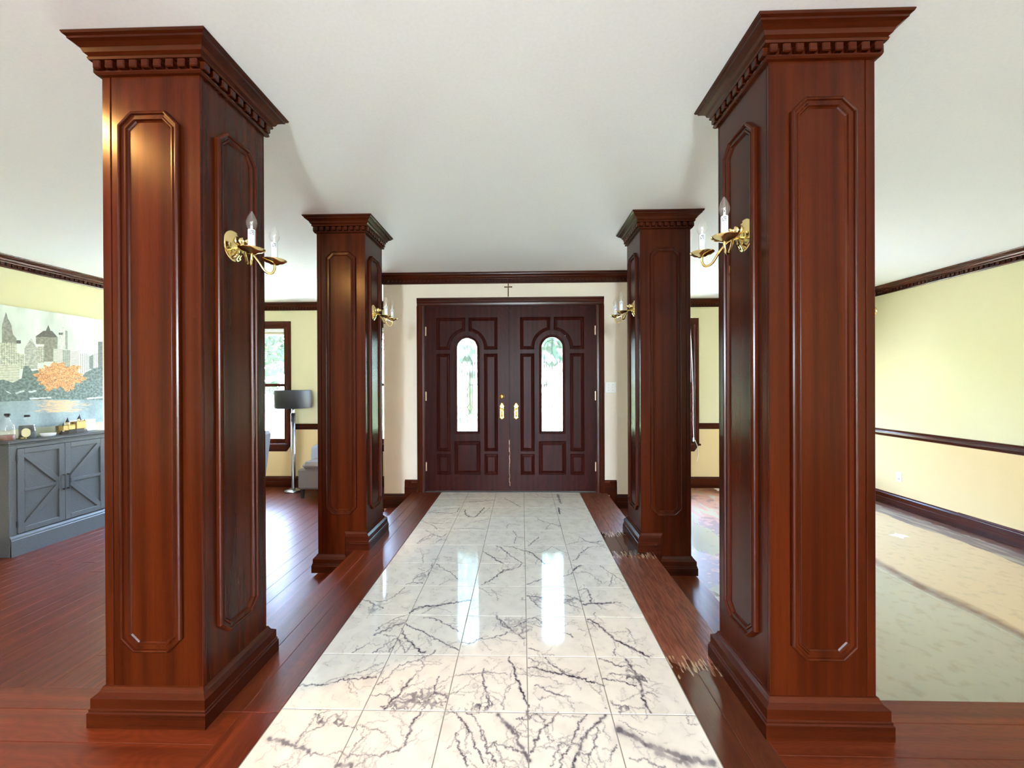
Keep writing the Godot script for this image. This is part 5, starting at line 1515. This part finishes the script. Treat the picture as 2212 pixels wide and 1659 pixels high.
func fill_pendant(at: Vector3, energy: float, color: Color, label: String) -> void:  # added fill lamp, unseen: brightens ceiling, door wall and marble
	var t := thing("added_fill_globe", label, "added fill lamp", at)
	var st := new_st(true)
	lathe(st, [[0.0, 0.0], [0.06, 0.0], [0.062, -0.006], [0.05, -0.02], [0.012, -0.03], [0.009, -0.04], [0.009, -0.66], [0.03, -0.67], [0.045, -0.70], [0.0, -0.70]], 24)
	obj("stem", st, M.brass, t)
	var g := flat(Color(0.92, 0.91, 0.88), 0.35)
	g.emission_enabled = true
	g.emission = color
	g.emission_energy_multiplier = 4.0
	st = new_st(true)
	var prof := []
	for k in 17: prof.append([0.16 * sin(PI * k / 16.0) + (0.0 if k < 16 else 0.0), -0.85 + 0.16 * cos(PI * k / 16.0)])
	lathe(st, prof, 32)
	obj("light_globe", st, g, t)
	var l := OmniLight3D.new()
	l.name = "fill_light"
	t.add_child(l)
	l.position = Vector3(0, -0.85, 0)
	l.light_color = color
	l.light_energy = energy
	l.light_size = 0.15
	l.omni_range = 14.0
	l.omni_attenuation = 2.0
	l.shadow_enabled = true

# ---------------------------------------------------------------- outside
func tree(at: Vector3, h: float, r: float, sd: int, label: String, m: Material, bark: Material) -> void:
	var t := thing("tree", label, "tree", at, "trees beyond the driveway")
	var st := new_st()
	tube(st, [Vector3(0, -0.1, 0), Vector3(0.05, h * 0.25, 0), Vector3(0, h * 0.6, 0.05)], 0.22, 9, 0.10)
	obj("trunk", st, bark, t)
	rng.seed = sd
	st = new_st()
	for k in 1500:
		var d := Vector3(rng.randfn(), rng.randfn(), rng.randfn()).normalized()
		var q := d * pow(rng.randf(), 0.4)
		var lump := 1.0 + 0.22 * sin(d.x * 5.0 + sd) * cos(d.y * 6.0) + 0.15 * sin(d.z * 9.0 + d.y * 7.0)
		var p := Vector3(q.x * r, h * 0.54 + q.y * h * 0.46, q.z * r) * Vector3(lump, 1.0, lump)
		p.y = maxf(p.y, 0.3)
		var s := rng.randf_range(0.16, 0.36)
		var b := Basis.from_euler(Vector3(rng.randf() * TAU, rng.randf() * TAU, rng.randf() * TAU))
		quad(st, p + b * Vector3(-s, 0, 0), p + b * Vector3(0, s * 0.6, 0), p + b * Vector3(s, 0, 0), p + b * Vector3(0, -s * 0.6, 0))
	obj("crown", st, m, t)
func outside() -> void:
	var grass := tri_mat(speckle_tex(71, Color(0.33, 0.37, 0.25), Color(0.45, 0.47, 0.34), 0.3), Vector3(0.8, 0.8, 0.8), 0.95)
	var o := obj("lawn", boxm(Vector3(-60, -0.7, -80), Vector3(60, -0.35, 60)), grass)
	tag(o, "sunlit lawn in front of the house", "lawn", "", "structure")
	o = obj("driveway", boxm(Vector3(-60, -0.36, -21.0), Vector3(60, -0.33, -15.8)), tri_mat(speckle_tex(72, Color(0.62, 0.61, 0.58), Color(0.70, 0.69, 0.66), 0.1), Vector3(0.5, 0.5, 0.5), 0.9))
	tag(o, "pale concrete driveway crossing the lawn", "driveway", "", "structure")
	o = obj("porch_floor", boxm(Vector3(-1.40, -0.35, -7.2), Vector3(1.11, YP - 0.06, ZD - 0.15)), tri_mat(speckle_tex(73, Color(0.58, 0.57, 0.54), Color(0.66, 0.65, 0.62), 0.1), Vector3(0.8, 0.8, 0.8), 0.9))
	tag(o, "concrete porch outside the double door", "porch", "", "structure")
	o = obj("bounce_slab", boxm(Vector3(-9, -0.36, -9.0), Vector3(9, -0.33, -7.2)), tri_mat(speckle_tex(74, Color(0.62, 0.61, 0.59), Color(0.70, 0.69, 0.67), 0.1), Vector3(0.5, 0.5, 0.5), 0.9))  # added pale strip, unseen, reflects sunlight up to the ceiling
	tag(o, "added pale slab along the front of the house that bounces sunlight indoors", "walk", "", "structure")
	var bark := flat(Color(0.25, 0.19, 0.14), 0.9)
	var leaf := []
	for c in [Color(0.12, 0.20, 0.10), Color(0.16, 0.22, 0.09), Color(0.10, 0.19, 0.12)]:
		var m := flat(c, 0.7)
		m.backlight_enabled = true
		m.backlight = Color(0.12, 0.16, 0.06)
		leaf.append(m)
	for k in 22:
		var x := -31.0 + (k % 11) * 6.2 + (3.1 if k >= 11 else 0.0)
		tree(Vector3(x, -0.35, -28.0 - (6.0 if k >= 11 else 0.0)), (8.6 if k < 11 else 11.5) + (k * 5 % 4) * 0.6, 2.35, 100 + k, (["green leafy tree beyond the driveway", "yellow-green leafy tree beyond the driveway", "blue-green leafy tree beyond the driveway"] if k < 11 else ["tall green tree in the row behind the driveway trees", "tall yellow-green tree in the row behind the driveway trees", "tall blue-green tree in the row behind the driveway trees"])[k % 3], leaf[k % 3], bark)
	# mailbox post by the drive
	var t := thing("garden_post", "white garden post with a lantern on the lawn", "lamp post", Vector3(-9.05, -0.35, -15.0))
	var st := new_st()
	cbox(st, Vector3(0, 0.95, 0), Vector3(0.14, 1.9, 0.14), 0.01)
	obj("post", st, flat(Color(0.50, 0.56, 0.60), 0.6), t)
	st = new_st()
	lathe(st, [[0.0, 0.30], [0.20, 0.08], [0.17, 0.06], [0.10, -0.12], [0.0, -0.12]], 8, Transform3D(Basis.IDENTITY, Vector3(0, 2.02, 0)))
	obj("lantern", st, M.white, t)

func _ready() -> void:
	cam_basis = Basis(Vector3.UP, 0.02491) * Basis(Vector3.RIGHT, -0.00205) * Basis(Vector3(0, 0, 1), -0.00407)
	var cam := Camera3D.new()
	cam.name = "camera"
	add_child(cam)
	cam.transform = Transform3D(cam_basis, Vector3(0, EYE, 0))
	cam.fov = rad_to_deg(2.0 * atan(829.5 / FOC))
	cam.near = 0.05
	cam.far = 300.0
	cam.current = true
	var env := Environment.new()
	var sky := Sky.new()
	var sm := ProceduralSkyMaterial.new()
	sm.sky_top_color = Color(0.62, 0.76, 0.95)
	sm.sky_horizon_color = Color(0.93, 0.96, 1.0)
	sm.ground_bottom_color = Color(0.35, 0.38, 0.25)
	sm.ground_horizon_color = Color(0.75, 0.78, 0.72)
	sky.sky_material = sm
	env.background_mode = Environment.BG_SKY
	env.sky = sky
	env.background_energy_multiplier = 40.0
	env.tonemap_mode = Environment.TONE_MAPPER_LINEAR
	env.tonemap_exposure = 2.42
	env.sdfgi_enabled = true
	env.ssao_enabled = true
	env.ssil_enabled = true
	var we := WorldEnvironment.new()
	we.name = "world"
	we.environment = env
	add_child(we)
	var sun := DirectionalLight3D.new()
	sun.name = "sun"
	add_child(sun)
	sun.look_at_from_position(Vector3.ZERO, Vector3(0.8, -1.0, -0.08), Vector3.UP)
	sun.light_energy = 56.0
	sun.light_color = Color(1.0, 0.98, 0.94)
	sun.light_angular_distance = 0.6
	sun.shadow_enabled = true
	make_materials()
	downlight(Vector3(-2.0, YC, -1.0), 2.2, Color(1.0, 0.74, 0.42), "glowing recessed lamp in the ceiling beside the furnished room")
	fill_pendant(Vector3(-0.15, YC, 3.1), 9.8, Color(0.88, 0.94, 1.0), "added fill light, a glowing white globe on a brass stem in the hall")
	build_shell()
	furnish()
	outside()
